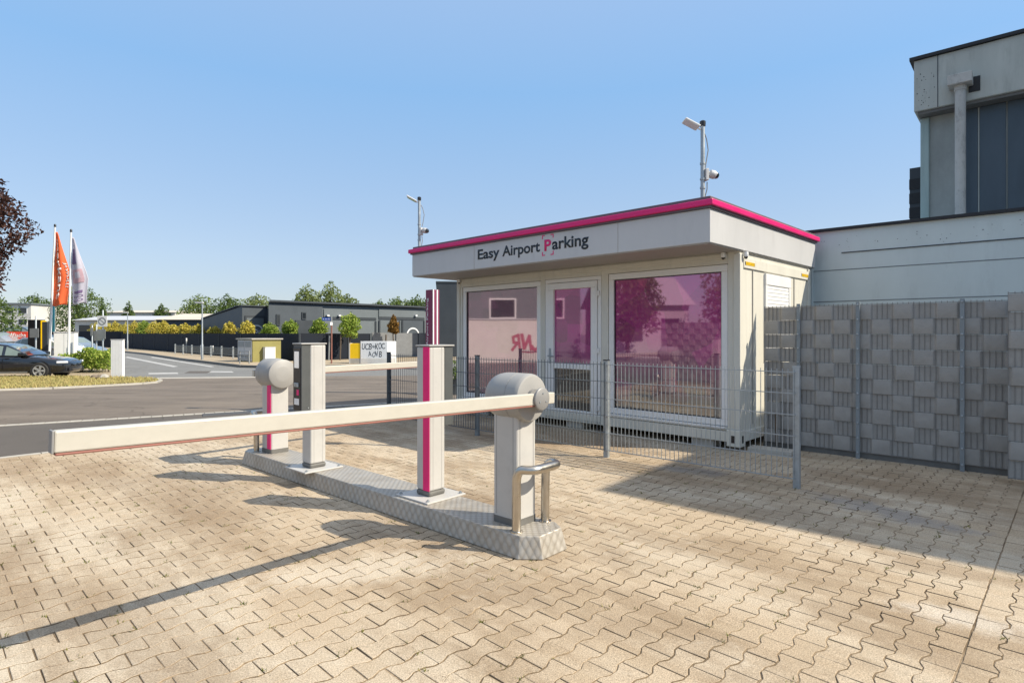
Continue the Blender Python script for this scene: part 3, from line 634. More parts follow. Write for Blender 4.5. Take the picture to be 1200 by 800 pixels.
# the far barrier stands the other way round: its stripe faces the camera
fb = [o for o in bpy.data.objects if o.name.startswith('barrier_gate.')][0]
mb = MB(); mb.box(.022, .108, -.1065, -.1, .047, .75); mb.build('stripe', 'magenta', fb, .003)
mb = MB(); mb.lathe([(.135, .163), (.157, .167), (.157, .176), (.148, .183), (.001, .185)], 'x', (0, 0, .870), 40); mb.build('head_cover', 'headgrey', fb, smooth=True)
def rail(label, a, rz):
    t = thing('guard_rail', label, 'guard rail', iw(a, 0, ZI), rz, 'steel guard rails on the island')
    pts = []; z1 = .415
    A = [(-.165, .165, 0), (-.165, .165, z1 - .10)]
    def arc(p, q, r_, n=6):
        return [Vector(p).lerp(Vector(q), 1)]
    def bez(p0, p1, p2, n=7): return [tuple(Vector(p0) * (1 - s) ** 2 + Vector(p1) * 2 * s * (1 - s) + Vector(p2) * s * s for s in [k / n])[0] for k in range(1, n + 1)]
    pts = [Vector(A[0]), Vector(A[1])] + bez(A[1], (-.165, .165, z1), (-.225, .15, z1)) + bez((-.225, .15, z1), (-.285, .135, z1), (-.285, .07, z1)) + [Vector((-.285, -.07, z1))] \
        + bez((-.285, -.07, z1), (-.285, -.145, z1), (-.225, -.145, z1)) + bez((-.225, -.145, z1), (-.165, -.145, z1), (-.165, -.14, z1 - .10)) + [Vector((-.165, -.135, 0))]
    mb = MB(); mb.tube(pts, .030, 14); mb.build('rail_tube', 'steel', t, smooth=True)
    mb = MB()
    for y in (.165, -.135): mb.lathe([(.045, 0), (.045, .006), (.031, .008)], 'z', (-.165, y, 0), 18)
    mb.each('floor_flange', 'steel', t)
rail('bent stainless steel guard rail in front of the near barrier post', 0, IR)
rail('bent stainless steel guard rail behind the far striped barrier post', 3.584, IR + math.pi)
def column(label, a, b, rz, exit_side):
    t = thing('ticket_column', label, 'ticket column', iw(a, b, ZI), rz, 'ticket columns on the island')
    mb = MB(); mb.box(-.20, .20, -.20, .20, .001, .014); pl = mb.build('base_plate', 'silver', t, .003)
    mb = MB()
    for sx in (-.17, .17):
        for sy in (-.17, .17): mb.lathe([(.014, .0145), (.014, .022), (.008, .023), (.008, .03)], 'z', (sx, sy, 0), 6)
    mb.each('bolt', 'galv', pl)
    h = 1.205; hw = .082
    mb = MB(); mb.box(-hw, hw, -hw, hw, .055, h); mb.build('column_body', 'silver', t, .016, seg=3)
    mb = MB(); mb.box(-hw - .002, hw + .002, -hw - .002, hw + .002, .014, .056); mb.build('base_trim', 'trimgrey', t, .014)
    mb = MB()
    for o_ in (-.045, .045):
        for sx in (-1, 1): mb.box(sx * hw - .0008, sx * hw + .0008, o_ - .0015, o_ + .0015, .06, h - .01)
    mb.each('groove', 'headgrey', t)
    mb = MB(); mb.box(-hw - .008, hw + .008, -hw - .008, hw + .098, h, h + .014); mb.build('column_cap', 'headgrey', t, .005)
    mb = MB(); mb.box(-hw + .004, hw - .004, hw, hw + .09, .56, h - .001); tb = mb.build('terminal_box', 'darkgrey', t, .006)
    y = hw + .0905
    mb = MB(); mb.box(-hw + .012, hw - .012, y - .002, y + .006, .58, h - .03); mb.build('terminal_panel', 'black', tb, .004)
    mb = MB(); mb.box(-.045, .045, y + .0055, y + .009, .98, 1.14); mb.build('display', 'lampglass', tb, .002)
    mb = MB(); mb.box(-.04, .04, y + .0055, y + .016, .80, .84); mb.build('ticket_slot', 'galv', tb, .003)
    mb = MB(); mb.box(-.04, .0, y + .0055, y + .009, .72, .775); mb.build('magenta_button', 'magenta', tb, .003)
    mb = MB(); mb.box(-.045, .045, y + .0055, y + .008, .63, .69); mb.build('instruction_label', 'white', tb)
    mb = MB(); mb.lathe([(.006, .0), (.006, .003)], 'x', (-hw - .0005, 0, 0), 8); mb.v = [(x - .0, yy + hw - .01 + .03, z + .60) for x, yy, z in mb.v]; mb.build('lock', 'galv', tb)
column('slim ticket column with black terminal panel beside the far striped barrier', 2.537, -.115, IR, False)
column('slim silver column with full height magenta stripe beside the near barrier', .932, .02, IR + math.pi, False)
sc = [o for o in bpy.data.objects if o.name.startswith('ticket_column.')][0]
# stripe on the corner that faces the camera (local +x side of the turned column)
mb = MB(); mb.box(.002, .080, -.0845, -.079, .057, 1.204); mb.build('stripe', 'magenta', sc, .004)

# ------------------------------------------------------------------ low mesh fence in front of the container
FP = [Vector((2.678, 5.489)), Vector((1.1117, 6.868)), Vector((-.496, 8.334)), Vector((-2.06, 9.76))]
mf = thing('mesh_fence', 'waist high grey double wire mesh fence on square posts before the container', 'mesh fence')
for i, p in enumerate(FP):
    d = (FP[min(i + 1, 3)] - FP[max(i - 1, 0)]).normalized(); M = Matrix.Translation((p.x, p.y, gz(p.y))) @ Matrix.Rotation(math.atan2(d.y, d.x), 4, 'Z')
    mb = MB(); mb.box(-.03, .03, -.022, .022, -.05, 1.135, M); po = mb.build('post', 'galv' if i < 2 else ('anthrapost' if i == 3 else 'fencepost'), mf, .003)
    mb = MB(); mb.box(-.033, .033, -.025, .025, 1.135, 1.146, M); mb.build('post_cap', 'black' if i else 'galv', po)
    mb = MB()
    for z in (.2, .45, .7, .95): mb.box(-.02, .02, -.034, -.022, z, z + .035, M); mb.lathe([(.008, -.036), (.008, -.045)], 'y', (0, 0, 0), 6) if False else None
    mb.each('clamp', 'galv', po)
def mesh_panel(a, b, parent, mt, z0, z1, r=.0028, rows=5, spike=.03, step=.05, lift=0):
    d = (b - a); L = d.length; ang = math.atan2(d.y, d.x); M = Matrix.Translation((a.x, a.y, gz(a.y))) @ Matrix.Rotation(ang, 4, 'Z')
    mb = MB(); n = int(L / step)
    for k in range(n + 1):
        x = (L - n * step) / 2 + k * step; mb.box(x - r, x + r, -r, r, z0, z1 + spike, M)
    for k in range(rows + 1):
        z = z0 + (z1 - z0) * k / rows
        for s in (-1, 1): mb.box(.005, L - .005, s * 2.4 * r - r * 1.25, s * 2.4 * r + r * 1.25, z - r * 1.25, z + r * 1.25, M)
    return mb.build('mesh_panel', mt, parent)
for i in range(3):
    a, b = FP[i], FP[i + 1]; nrm = Vector((-.667, -.745)) * .030
    mesh_panel(a + nrm, b + nrm, mf, 'galv' if i == 0 else ('wire' if i == 1 else 'anthrawire'), .09, 1.09)

# ------------------------------------------------------------------ woven privacy fence
FR = math.atan2(-.664, .747)
def woven(name, label, p, rz, L, H, posts, cell=.2, rows=10, first=0, mt='strip', x0=0.0):
    t = thing(name, label, 'privacy fence', (p[0], p[1], gz(p[1])), rz)
    rh = (H - .07) / rows
    for x in posts:
        mb = MB(); mb.box(x - .02, x + .02, -.055, -.028, .0, H + .03); po = mb.build('post', 'fencepost', t, .002)
        mb = MB()
        for k in range(rows + 1): mb.lathe([(.011, -.058), (.011, -.066), (.006, -.068)], 'y', (x, 0, .07 + rh * k), 8)
        mb.each('bolt', 'galv', po)
    mb = MB(); n = int(L / .05)
    for k in range(n + 1): mb.box(k * .05 - .0026, k * .05 + .0026, -.0026, .0026, .06, H + .015)
    for k in range(rows + 1):
        z = .07 + rh * k
        for s in (-1, 1): mb.box(0, L, s * .007 - .003, s * .007 + .003, z - .003, z + .003)
    mb.build('wire_mesh', 'stripwire', t)
    for r in range(rows):
        z = .07 + rh * r; m = int(L / .00625); rs = []
        ph = random.uniform(-.022, .022); sg0 = (r + first) % 2
        a = random.uniform(-.004, .004); top_ = rh * .97 + random.uniform(-.004, .004)
        mb = MB(); vs = []; fs = []
        for k in range(m + 1):
            x = min(L, k * .00625); u = (x + ph + x0) / cell; i = math.floor(u); q = u - i
            amp = min(1, math.sin(math.pi * q) * 5.0); sg = -1 if (i + sg0) % 2 == 0 else 1
            y = sg * amp * (.014 if sg < 0 else .0065)
            bulge = .0055 * min(1, math.sin(math.pi * q) * 2.5) * (-1 if sg < 0 else .25)
            for zz, bu in ((.004, 0), (rh * .3, bulge * .9), (rh * .65, bulge), (top_, 0)): vs.append((x + zz * a, y + bu, z + zz))
            for zz, bu in ((.004, 0), (rh * .3, bulge * .9), (rh * .65, bulge), (top_, 0)): vs.append((x + zz * a, y + bu + .0022, z + zz))
        for k in range(m):
            for c in range(3): o = k * 8 + c; fs.append((o, o + 8, o + 9, o + 1)); fs.append((o + 4, o + 5, o + 13, o + 12))
            fs.append((k * 8, k * 8 + 4, k * 8 + 12, k * 8 + 8)); fs.append((k * 8 + 3, k * 8 + 11, k * 8 + 15, k * 8 + 7))
        mb.add(vs, fs); o = mb.build('privacy_strip', mt, t, smooth=True)
        pass
    return t
woven('woven_fence', 'tall grey woven strip privacy fence running from the container to the right', (3.262, 7.540), FR, 2.42, 1.79, (.42, 1.065, 2.03))
woven('woven_gate', 'near grey woven strip panel at the right edge standing before the long privacy fence', (4.76, 5.60), FR, 1.6, 1.84, (.62, 1.58), first=1)
mb = MB(); M = Matrix.Translation((3.262, 7.54, 0)) @ Matrix.Rotation(FR, 4, 'Z'); mb.box(-.02, 2.5, .012, .06, -.02, .085, M)  # kerb raised and darkened to stop light leaking under the fence
kb = mb.build('fence_kerb_light_block', 'trimgrey', None, .006); tag(kb, 'narrow concrete kerb darkened and raised to block light under the long woven privacy fence', 'kerb')
mb = MB(); M = Matrix.Translation((3.02, 7.22, 0)) @ Matrix.Rotation(FR + .06, 4, 'Z'); mb.box(-.08, .42, -.09, .12, .001, .055, M)
o = mb.build('concrete_slab', 'concrete', None, .008); tag(o, 'loose weathered concrete slab between container corner and woven fence', 'slab')
mb = MB(); M = Matrix.Translation((3.30, 7.27, .056)) @ Matrix.Rotation(R(78), 4, 'Z') @ Matrix.Rotation(R(8), 4, 'Y') ; mb.box(-.02, .018, -.012, .012, 0, .40, M)
o = mb.build('wooden_stake', 'bark', None, .003); tag(o, 'short dark wooden stake leaning against the woven fence by the container', 'wooden stake')

# ------------------------------------------------------------------ grey hall and tower on the right
FX = Vector((.747, -.664)); FYv = Vector((.664, .747))
def hw_(p, c, z=0): v = FX * p + FYv * c; return (v.x, v.y, z)
hall = thing('industrial_hall', 'low grey painted hall wall behind the woven fence with black roof edge', 'hall', hw_(0, 10.2), FR)
mb = MB(); mb.box(-4.2, 4.1, 0, 6.0, -.4, 3.06); mb.build('wall', 'hallwall', hall)
mb = MB()
for z in (.6, 1.95, 2.44): mb.box(-4.2, 4.1, -.004, .002, z, z + .012)
mb.each('panel_joint', 'slatelight', hall)
mb = MB(); mb.box(-2.2, 4.1, -.012, -.001, 2.70, 2.715); mb.build('cable_strip', 'slatedark', hall)
mb = MB(); mb.box(-4.25, 4.1, -.05, .5, 3.062, 3.105); mb.build('roof_edge', 'roofblack', hall)
mb = MB(); mb.box(-2.67, -2.6, -.05, -.001, 1.6, 3.04); mb.build('downpipe', 'hallwall', hall, .01)
mb = MB()
for k in range(46):
    x = random.uniform(-2.5, 1.5); z = 2.95 - abs(random.gauss(0, .12)); r_ = random.uniform(.003, .007)
    mb.lathe([(r_, -.0035), (r_, .001)], 'y', (x, 0, z), 7)
mb.build('spall_mark', 'slatedark', hall)
def hp(px, c):
    r = (px - 600) / F; return c * (.747 * r - .664) / (.747 + .664 * r)
def hz(px, py, c, p=None):
    p = hp(px, c) if p is None else p; return CH + (HZ - py) / F * (-.664 * p + .747 * c)
TC = 12.2
tower = thing('hall_tower', 'tall grey block with dark blue panels and pale drain pipe rising behind the hall wall', 'building', hw_(0, TC), FR)
x0 = hp(1069.4, TC)
mb = MB(); mb.box(x0 + .02, 4.0, 0.0, 4.5, 5.29, 6.17); mb.build('fascia', 'towergrey', tower, .015)
mb = MB(); mb.prism([(x0 + .07, .05), (4.0, .05), (4.0, 4.4), (x0 + .07, 4.4)], 5.24, 5.289); mb.build('fascia_soffit', 'trimgrey', tower)
mb = MB(); mb.box(x0 - .04, 4.04, -.05, 4.55, 6.172, 6.225); mb.build('roof_edge', 'roofblack', tower)
pj = hp(1098.5, TC)
mb = MB(); mb.box(pj, pj + .012, -.004, .003, 5.292, 6.168); mb.each('panel_joint', 'slatedark', tower)
mb = MB()
for k in range(26):
    xx = random.uniform(x0 + .06, pj - .04); zz = random.uniform(5.32, 5.95); r_ = random.uniform(.003, .009)
    mb.lathe([(r_, -.004), (r_, .001)], 'y', (xx, 0, zz), 7)
mb.build('spall_mark', 'roofblack', tower)
D = .32; c2 = TC + D
pa, pb, pc = hp(1083, c2), hp(1119, c2), hp(1128, c2)
mb = MB(); mb.box(pa, 3.9, D, 4.3, -.4, 5.26); mb.build('wall', 'towerconc', tower)
mb = MB(); mb.box(pa - .05, hp(1089.5, c2), D - .05, D + .2, 2.0, 5.238); mb.build('corner_trim', 'patina', tower, .02)
js = [pc, hp(1147, c2 - .02), hp(1180, c2 - .02), hp(1215, c2 - .02), hp(1262, c2 - .02), 3.6]
for k in range(len(js) - 1):
    mb = MB(); mb.box(js[k] + .012, js[k + 1] - .012, D - .03, D - .001, 2.2, 5.235); mb.build('blue_panel', 'towerblue', tower, .006)
mb = MB(); xj = js[1]; mb.box(xj - .008, xj + .008, D - .022, D - .002, 2.2, 5.235); mb.each('panel_joint', 'towergrey', tower)
cp_ = TC - .13; px0 = (hp(1117, cp_) + hp(1134, cp_)) / 2; rp_ = (hp(1134, cp_) - hp(1117, cp_)) / 2 * .78
zt_ = hz(1124, 101, cp_, px0); zh = hz(1124, 86, TC - .27, px0)
mb = MB(); mb.lathe([(rp_, 2.3), (rp_, zt_ - .08), (rp_ * 1.15, zt_ - .075), (rp_ * 1.15, zt_)], 'z', (px0, -.13, 0), 20)
pipe = mb.build('drain_pipe', 'pipewhite', tower, smooth=True)
mb = MB(); mb.box(px0 - .16, px0 + .16, -.29, -.002, zt_ + .001, zh); mb.build('pipe_hopper', 'pipewhite', pipe, .01)
mb = MB(); mb.box(px0 + .1, px0 + .25, -.012, .004, zt_ - .1, zh - .02); mb.build('wall_outlet', 'roofblack', tower)
xb = hp(1066, TC + 1.6)
mb = MB(); mb.box(xb, xb + .5, 1.6, 3.2, 1.0, 4.70); lv = mb.build('ventilation_shaft', 'slatedark', tower)
mb = MB()
for k in range(12): mb.box(xb - .006, xb + .4, 1.585, 1.599, 1.2 + k * .28, 1.4 + k * .28)
mb.build('louvre', 'roofblack', lv)
# taller neighbour outside the frame on the right; it throws the shade on the paving before the fence
HB = 7.0
kx, ky = .79 + 1.155 * HB, 5.42 - .26 * HB
nb = thing('neighbouring_hall', 'taller grey warehouse to the right of the hall that shades the paving', 'building', (kx, ky, 0), math.atan2(-.644, .765))
mb = MB(); mb.box(0, 15, 0, 6, -.3, HB); mb.build('wall', 'palewall', nb)
mb = MB(); mb.box(.02, 14.98, .02, 5.98, HB, HB + .002); mb.build('roof', 'roofblack', nb)

# ------------------------------------------------------------------ foliage
MT['leafgreen'] = leafmat('leaf_green', '485c2a', '6c7d40', '8a9657')
MT['leafdark'] = leafmat('leaf_dark_green', '3a4d26', '566a36', '74834a')
MT['leafyellow'] = leafmat('leaf_yellow_green', '98963a', 'c4b450', 'dccb70')
MT['leaflime'] = leafmat('leaf_lime', '5f7a2e', '8ea243', 'b3bb63')
MT['leafbrown'] = leafmat('leaf_dry_brown', '6a4f26', '8d6c38', 'a5834e')
MT['leafred'] = leafmat('leaf_copper', '2b1d1b', '4a332e', '664a40')
MT['leafolive'] = leafmat('leaf_pale_olive', '5c6a38', '7b8650', '97a06a')
MT['drygrass'] = leafmat('dry_grass_blade', 'a2945e', 'beae78', 'a3a262')
MT['weed'] = leafmat('weed_blade', '4f5a28', '6f7436', '86803f')
def leaves(pts, size, rg, flat=0.0):
    n = len(pts); d = rg.normal(size=(n, 3)); d /= np.linalg.norm(d, axis=1)[:, None] + 1e-9
    e = rg.normal(size=(n, 3)); e -= (e * d).sum(1)[:, None] * d; e /= np.linalg.norm(e, axis=1)[:, None] + 1e-9
    s = size * rg.uniform(.6, 1.3, n)[:, None]
    vs = np.stack([pts - d * s, pts + e * s * .5, pts + d * s, pts - e * s * .5], 1).reshape(-1, 3)
    return vs, n
def leafmesh(name, pts, size, mt, parent, rg):
    vs, n = leaves(pts, size, rg); me = bpy.data.meshes.new(name)
    me.from_pydata(vs.tolist(), [], [(4 * i, 4 * i + 1, 4 * i + 2, 4 * i + 3) for i in range(n)])
    me.materials.append(MT[mt]); o = bpy.data.objects.new(name, me); col.objects.link(o); o.parent = parent; return o
def crown_pts(n, clumps, rg):
    ws = np.array([c[3] * c[4] * c[5] for c in clumps]) ** .8; ws /= ws.sum(); out = []
    for c, wgt in zip(clumps, ws):
        k = max(4, int(n * wgt)); d = rg.normal(size=(k, 3)); d /= np.linalg.norm(d, axis=1)[:, None]
        r = rg.uniform(.45, 1.0, k) ** .5
        lump = 1 + .22 * np.sin(d[:, 0] * 5 + c[0] * 7) * np.sin(d[:, 1] * 6 + c[1] * 3) * np.cos(d[:, 2] * 5)
        out.append(np.array(c[:3]) + d * (r * lump)[:, None] * np.array(c[3:]))
    return np.concatenate(out)
def tree(label, x, y, h, r, mt, n=1200, leaf=.35, crown0=.35, shape='round', seed=1, group=None, z0=None, name='tree', lobes=16, stake=False):
    rg = np.random.default_rng(seed); z0 = gz(y) if z0 is None else z0
    t = thing(name, label, 'tree', (x, y, z0), 0, group)
    zc0 = h * crown0; H = h - zc0; cl = []
    for k in range(lobes):
        f = (k + .5) / lobes; z = zc0 + H * (.06 + .86 * f)
        if shape == 'round': rad = r * math.sqrt(max(.05, 1 - (2 * (f - .45)) ** 2 * .95))
        elif shape == 'cone': rad = r * (1.08 - f) * min(1, f * 6 + .45)
        elif shape == 'column': rad = r * (1 - f ** 3 * .8) * min(1, f * 4 + .4)
        a = k * 2.4 + rg.uniform(0, 1); q = rad * rg.uniform(.35, .62); s = rad * rg.uniform(.45, .7) + .05 * r
        cl.append((math.cos(a) * q, math.sin(a) * q, z, s, s, max(H / lobes * 2.0, s * .8)))
    leafmesh('crown', crown_pts(n, cl, rg), leaf, mt, t, rg)
    mb = MB(); tr_ = max(.03, h * .022)
    mb.tube([(0, 0, -.1), (rg.uniform(-.02, .02) * h, 0, h * .3), (rg.uniform(-.03, .03) * h, rg.uniform(-.02, .02) * h, h * .62), (0, 0, h * .9)], [tr_, tr_ * .8, tr_ * .5, tr_ * .15], 7)
    for c in cl[::2]:
        mb.tube([(0, 0, max(h * .25, c[2] - .35 * r)), (c[0] * .5, c[1] * .5, c[2] - .1 * r), (c[0], c[1], c[2])], [tr_ * .4, tr_ * .25, tr_ * .1], 5)
    mb.build('trunk', 'bark', t, smooth=True)
    return t
def ptree(label, px, ytop, rpx, Y, **k):
    h = CH + (HZ - ytop) / F * Y - gz(Y); return tree(label, (px - 600) / F * Y, Y, h, rpx / F * Y, **k)

# ------------------------------------------------------------------ street beyond the lot
ang2 = math.atan2(.724, .69)
kerbA = [Vector(p) for p in ((-70, 95), (-32.6, 51.9), (-23, 40.8), (-14.7, 31.9))]
kerbB = [(-12.6, 31.0), (-9.5, 32.2), (-4, 38.0), (6, 48.5)]
sheet('pavement', [(-85, 102), (-72, 92.6), (-32.6, 51.9), (-23, 40.8), (-14.7, 31.9), (-12.6, 31.0), (-9.5, 32.2), (-4, 38.0), (6, 48.5), (3.2, 51.5), (-7.5, 42.6), (-14.0, 36.6), (-48, 71.6), (-75, 99)], 0.09, 'walk')
mb = MB(); pts = [(-72, 92.6), (-32.6, 51.9), (-23, 40.8), (-14.7, 31.9), (-12.6, 31.0), (-9.5, 32.2), (-4, 38.0), (6, 48.5)]
for a, b in zip(pts, pts[1:]):
    a, b = Vector(a), Vector(b); d = (b - a).normalized(); nn = Vector((d.y, -d.x)) * .16; z = gz(30)
    q = [a, b, b + nn, a + nn]
    mb.add([(v.x, v.y, z - .1) for v in q] + [(v.x, v.y, z + .098) for v in q], [(0, 3, 2, 1), (4, 5, 6, 7), (0, 1, 5, 4), (1, 2, 6, 5), (2, 3, 7, 6), (3, 0, 4, 7)])
struct(mb.build('kerb', 'trimgrey'))
def paint(name, polys, off=-.030):
    mb = MB()
    for q in polys: mb.add([(x, y, gz(y) + off) for x, y in q], [(0, 1, 2, 3)])
    o = mb.build(name, 'roadpaint'); return struct(o)
def pxq(*pp): return [px2g(*p) for p in pp]
paint('road_marking', [pxq((146, 418.2), (150, 417.3), (209, 428.6), (203, 429.4)), pxq((174, 437.6), (174, 436), (208, 435.5), (209, 437.2)), pxq((232, 435.2), (232, 433.9), (272, 434.2), (274, 435.6)), pxq((176, 418.2), (179, 417.6), (252, 428.8), (247, 429.3))], -.031)
mb = MB(); q = pxq((146, 444.0), (146, 442.6), (300, 441.2), (300, 442.4)); mb.add([(x, y, gz(y) + .001) for x, y in q], [(0, 1, 2, 3)]); struct(mb.build('gutter_line', 'kerb'))
q = pxq((216, 436.3), (222, 433.9), (248, 433.9), (243, 436.3)); mb = MB(); mb.add([(x, y, gz(y) - .0305) for x, y in q], [(0, 1, 2, 3)]); struct(mb.build('road_patch', 'darkasph'))
# manhole covers by the setts
for (px, py, lab) in ((268, 484.5, 'square cast iron manhole cover in the asphalt left of the far barrier'),):
    x, y = px2g(px, py); mb = MB(); mb.box(-.42, .42, -.2, .2, -.03, .004, Matrix.Translation((x, y, gz(y))) @ Matrix.Rotation(.5, 4, 'Z'))
    tag(mb.build('manhole_cover', 'iron', None, .004), lab, 'manhole cover')
# grass verge
gp = pxq((-40, 459), (0, 457.5), (60, 455.5), (120, 452.5), (165, 450), (182, 448.5), (187, 446.3), (176, 444.2), (120, 442.8), (60, 442.5), (0, 442.5), (-40, 442.5))
gv = sheet('verge', gp, .05, 'soil')
mb = MB()
for a, b in zip(gp[:8], gp[1:8]):
    a, b = Vector(a), Vector(b); d = (b - a).normalized(); nn = Vector((d.y, -d.x)) * .1
    qq = [a, b, b + nn, a + nn]
    mb.add([(v.x, v.y, gz(v.y) - .1) for v in qq] + [(v.x, v.y, gz(v.y) + .055) for v in qq], [(0, 3, 2, 1), (4, 5, 6, 7), (0, 1, 5, 4), (1, 2, 6, 5), (2, 3, 7, 6), (3, 0, 4, 7)])
struct(mb.build('verge_kerb', 'concrete'))
def inpoly(x, y, poly):
    c = False; j = len(poly) - 1
    for i in range(len(poly)):
        if (poly[i][1] > y) != (poly[j][1] > y) and x < (poly[j][0] - poly[i][0]) * (y - poly[i][1]) / (poly[j][1] - poly[i][1]) + poly[i][0]: c = not c
        j = i
    return c
mb = MB(); xs_, ys_ = [p[0] for p in gp], [p[1] for p in gp]; k = 0
while k < 9000:
    x, y = random.uniform(min(xs_), max(xs_)), random.uniform(min(ys_), max(ys_))
    if not inpoly(x, y, gp): continue
    k += 1; z = gz(y) + .05; h = random.uniform(.03, .11); a = random.uniform(0, 6.28); dx, dy = .02 * math.cos(a), .02 * math.sin(a); lx, ly = random.gauss(0, .04), random.gauss(0, .04)
    mb.add([(x - dx, y - dy, z), (x + dx, y + dy, z), (x + lx, y + ly, z + h)], [(0, 1, 2)])
o = mb.build('grass', 'drygrass'); tag(o, 'dry yellow grass on the narrow verge behind the lot', 'grass', None, 'stuff')
# weeds between the stones in the foreground
mb = MB()
for k in range(420):
    while True:
        row = random.randint(2, 116); s1 = S1E - row * PP; s2 = random.uniform(-.3, 6.0)
        v = U1 * s1 + U2 * s2
        if 2.0 < v.y < 7 and abs(v.x) < v.y: break
    if random.random() < .5: s2 = round(s2 / (PL / 2)) * PL / 2
    v = U1 * s1 + U2 * s2
    for b in range(random.randint(3, 8)):
        x, y = v.x + random.gauss(0, .013), v.y + random.gauss(0, .010); a = random.uniform(0, 6.28); h = random.uniform(.006, .018)
        dx, dy = .004 * math.cos(a), .004 * math.sin(a)
        mb.add([(x - dx, y - dy, -.006), (x + dx, y + dy, -.006), (x + random.gauss(0, .012), y + random.gauss(0, .012), h)], [(0, 1, 2)])
o = mb.build('joint_weeds', 'weed'); tag(o, 'small green weeds growing in the paving joints', 'weeds', None, 'stuff')

# ------------------------------------------------------------------ far side: screens, buildings, trees
def screen(label, a, b, h, mt, posts, name='screen_fence', group=None):
    a, b = Vector(a), Vector(b); d = b - a; L = d.length
    t = thing(name, label, 'fence', (a.x, a.y, gz(a.y)), math.atan2(d.y, d.x), group)
    mb = MB(); n = int(L / 1.2)
    for k in range(n):
        x = k * L / n; dz = random.uniform(-.015, .015); dy = 0
        mb.box(x + .0, x + L / n - .002, -.02 + dy, .02 + dy, .04, h + dz)
    mb.build('screen', mt, t)
    for k in range(int(L / posts) + 1):
        mb = MB(); mb.box(k * posts - .03, k * posts + .03, -.06, -.022, 0, h - .03); mb.build('post', 'slatedark', t)
    return t
screen('long navy blue screen fence along the far pavement of the street', (-48, 72), (-13.6, 37.2), 1.82, 'navyfence', 4.9)
screen('navy screen fence section at the far left behind the sign poles', (-60, 74), (-48.05, 72.1), 2.1, 'navyfence', 4.0)
screen('short navy screen fence from the street corner towards the graffiti box', (-13.55, 37.25), (-9.9, 40.9), 1.82, 'navyfence', 1.7)
screen('grey strip fence behind the yellow box and the graffiti wall', (-9.85, 40.95), (-2.2, 48.8), 1.86, 'stripdark', 2.0)
# slate halls
SA = Vector((-19.6, 47)); SD = Vector((.69, .724))
def sp(px): r = (px - 600) / F; return (r * SA.y - SA.x) / (.69 - .724 * r)
def sz(px, py): return CH + (HZ - py) / F * (SA.y + .724 * sp(px)) - gz(40)
sl = thing('slate_hall', 'long dark slate hall with grey roller doors behind the grey strip fence', 'building', (SA.x, SA.y, gz(40)), ang2)
H = sz(315, 353.6)
mb = MB(); mb.prism([(0, 0), (sp(378), 0), (sp(378), 12), (5.3, 12)], 0, H); mb.build('wall', 'slate', sl)
mb = MB(); mb.box(sp(378), sp(503), .12, 12, 0, H - .05); mb.build('wall', 'slatelight', sl)
mb = MB(); mb.prism([(-.02, -.25), (sp(503), -.25), (sp(503), 12), (5.25, 12)], H + .001, H + .16); mb.build('roof_edge', 'slatedark', sl)
mb = MB(); mb.box(sp(346), sp(378) + .02, -.07, -.002, 0, sz(350, 375)); mb.build('plinth_cladding', 'slatedark', sl)
for (a, b, c, d) in ((323.5, 328, 368, 381), (353.5, 358.5, 365.5, 374)):
    mb = MB(); mb.box(sp(a), sp(b), -.08, .01, sz(a, d), sz(a, c)); w_ = mb.build('window', 'slatedark', sl)
    mb = MB(); mb.box(sp(a) + .05, sp(b) - .05, -.083, -.081, sz(a, d) + .08, sz(a, c) - .08); mb.build('pane', 'glassdark', w_)
for (a, b) in ((380, 441.5), (444.5, 498)):
    mb = MB(); mb.box(sp(a), sp(b), .05, .118, sz(a, 371), sz(a, 362)); mb.build('panel_band', 'slatelight', sl)
    mb = MB(); mb.box(sp(a), sp(b), .06, .118, sz(a, 374), sz(a, 371.4)); mb.build('dark_rail', 'slatedark', sl)  # thick dark line below the panel band
for (a, b) in ((380, 440), (446, 468), (473, 497)):
    mb = MB(); mb.box(sp(a), sp(b), .09, .118, .1, sz(a, 375.2)); ro = mb.build('roller_door', 'slate' if a == 473 else 'slatelight', sl)
    mb = MB(); x1, x2 = sp(a), sp(b); z2 = sz(a, 375.2)
    mb.box(x1 - .14, x1, .02, .117, 0, z2); mb.box(x2, x2 + .14, .02, .117, 0, z2); mb.each('door_frame', 'slatedark', ro)
for px in (396, 486, 382.5):
    mb = MB(); mb.box(sp(px), sp(px) + .22, -.16, .04, sz(px, 370.5), sz(px, 368.8)); mb.build('wall_lamp', 'white', sl)
mb = MB()
for k in range(20):
    a0, a1 = math.pi * k / 20, math.pi * (k + 1) / 20; cx = sp(484.5); cz = sz(484.5, 393); ro, ri = .78, .64
    mb.add([(cx + rr * math.cos(a), yy, cz + rr * math.sin(a)) for yy in (.06, .085) for a in (a0, a1) for rr in (ro, ri)], [(0, 1, 3, 2), (4, 6, 7, 5), (0, 2, 6, 4), (1, 5, 7, 3)])
mb.box(sp(483), sp(486), .06, .085, sz(484, 393), sz(484, 390.6))
mb.build('arch_logo', 'white', sl)
mb = MB()
for k in range(9): mb.box(sp(380) + k * 1.5, sp(380) + k * 1.5 + .3, 2, 2.3, H + .16, H + .3)
mb.build('roof_vent', 'slatedark', sl)
bx, by, bz = XG(511.5, 43)
tb_ = thing('dark_block', 'tall plain dark block rising between the magenta pylon and the container', 'building', (bx, by, bz), R(7))
mb = MB(); mb.box(0, 9, 0, 8, 0, CH + 60 / F * 43 - bz); mb.build('wall', 'slatedark', tb_)
mb = MB(); mb.box(-.05, 9.05, -.05, 8.05, CH + 60 / F * 43 - bz, CH + 60 / F * 43 - bz + .1); mb.build('roof_edge', 'slate', tb_)
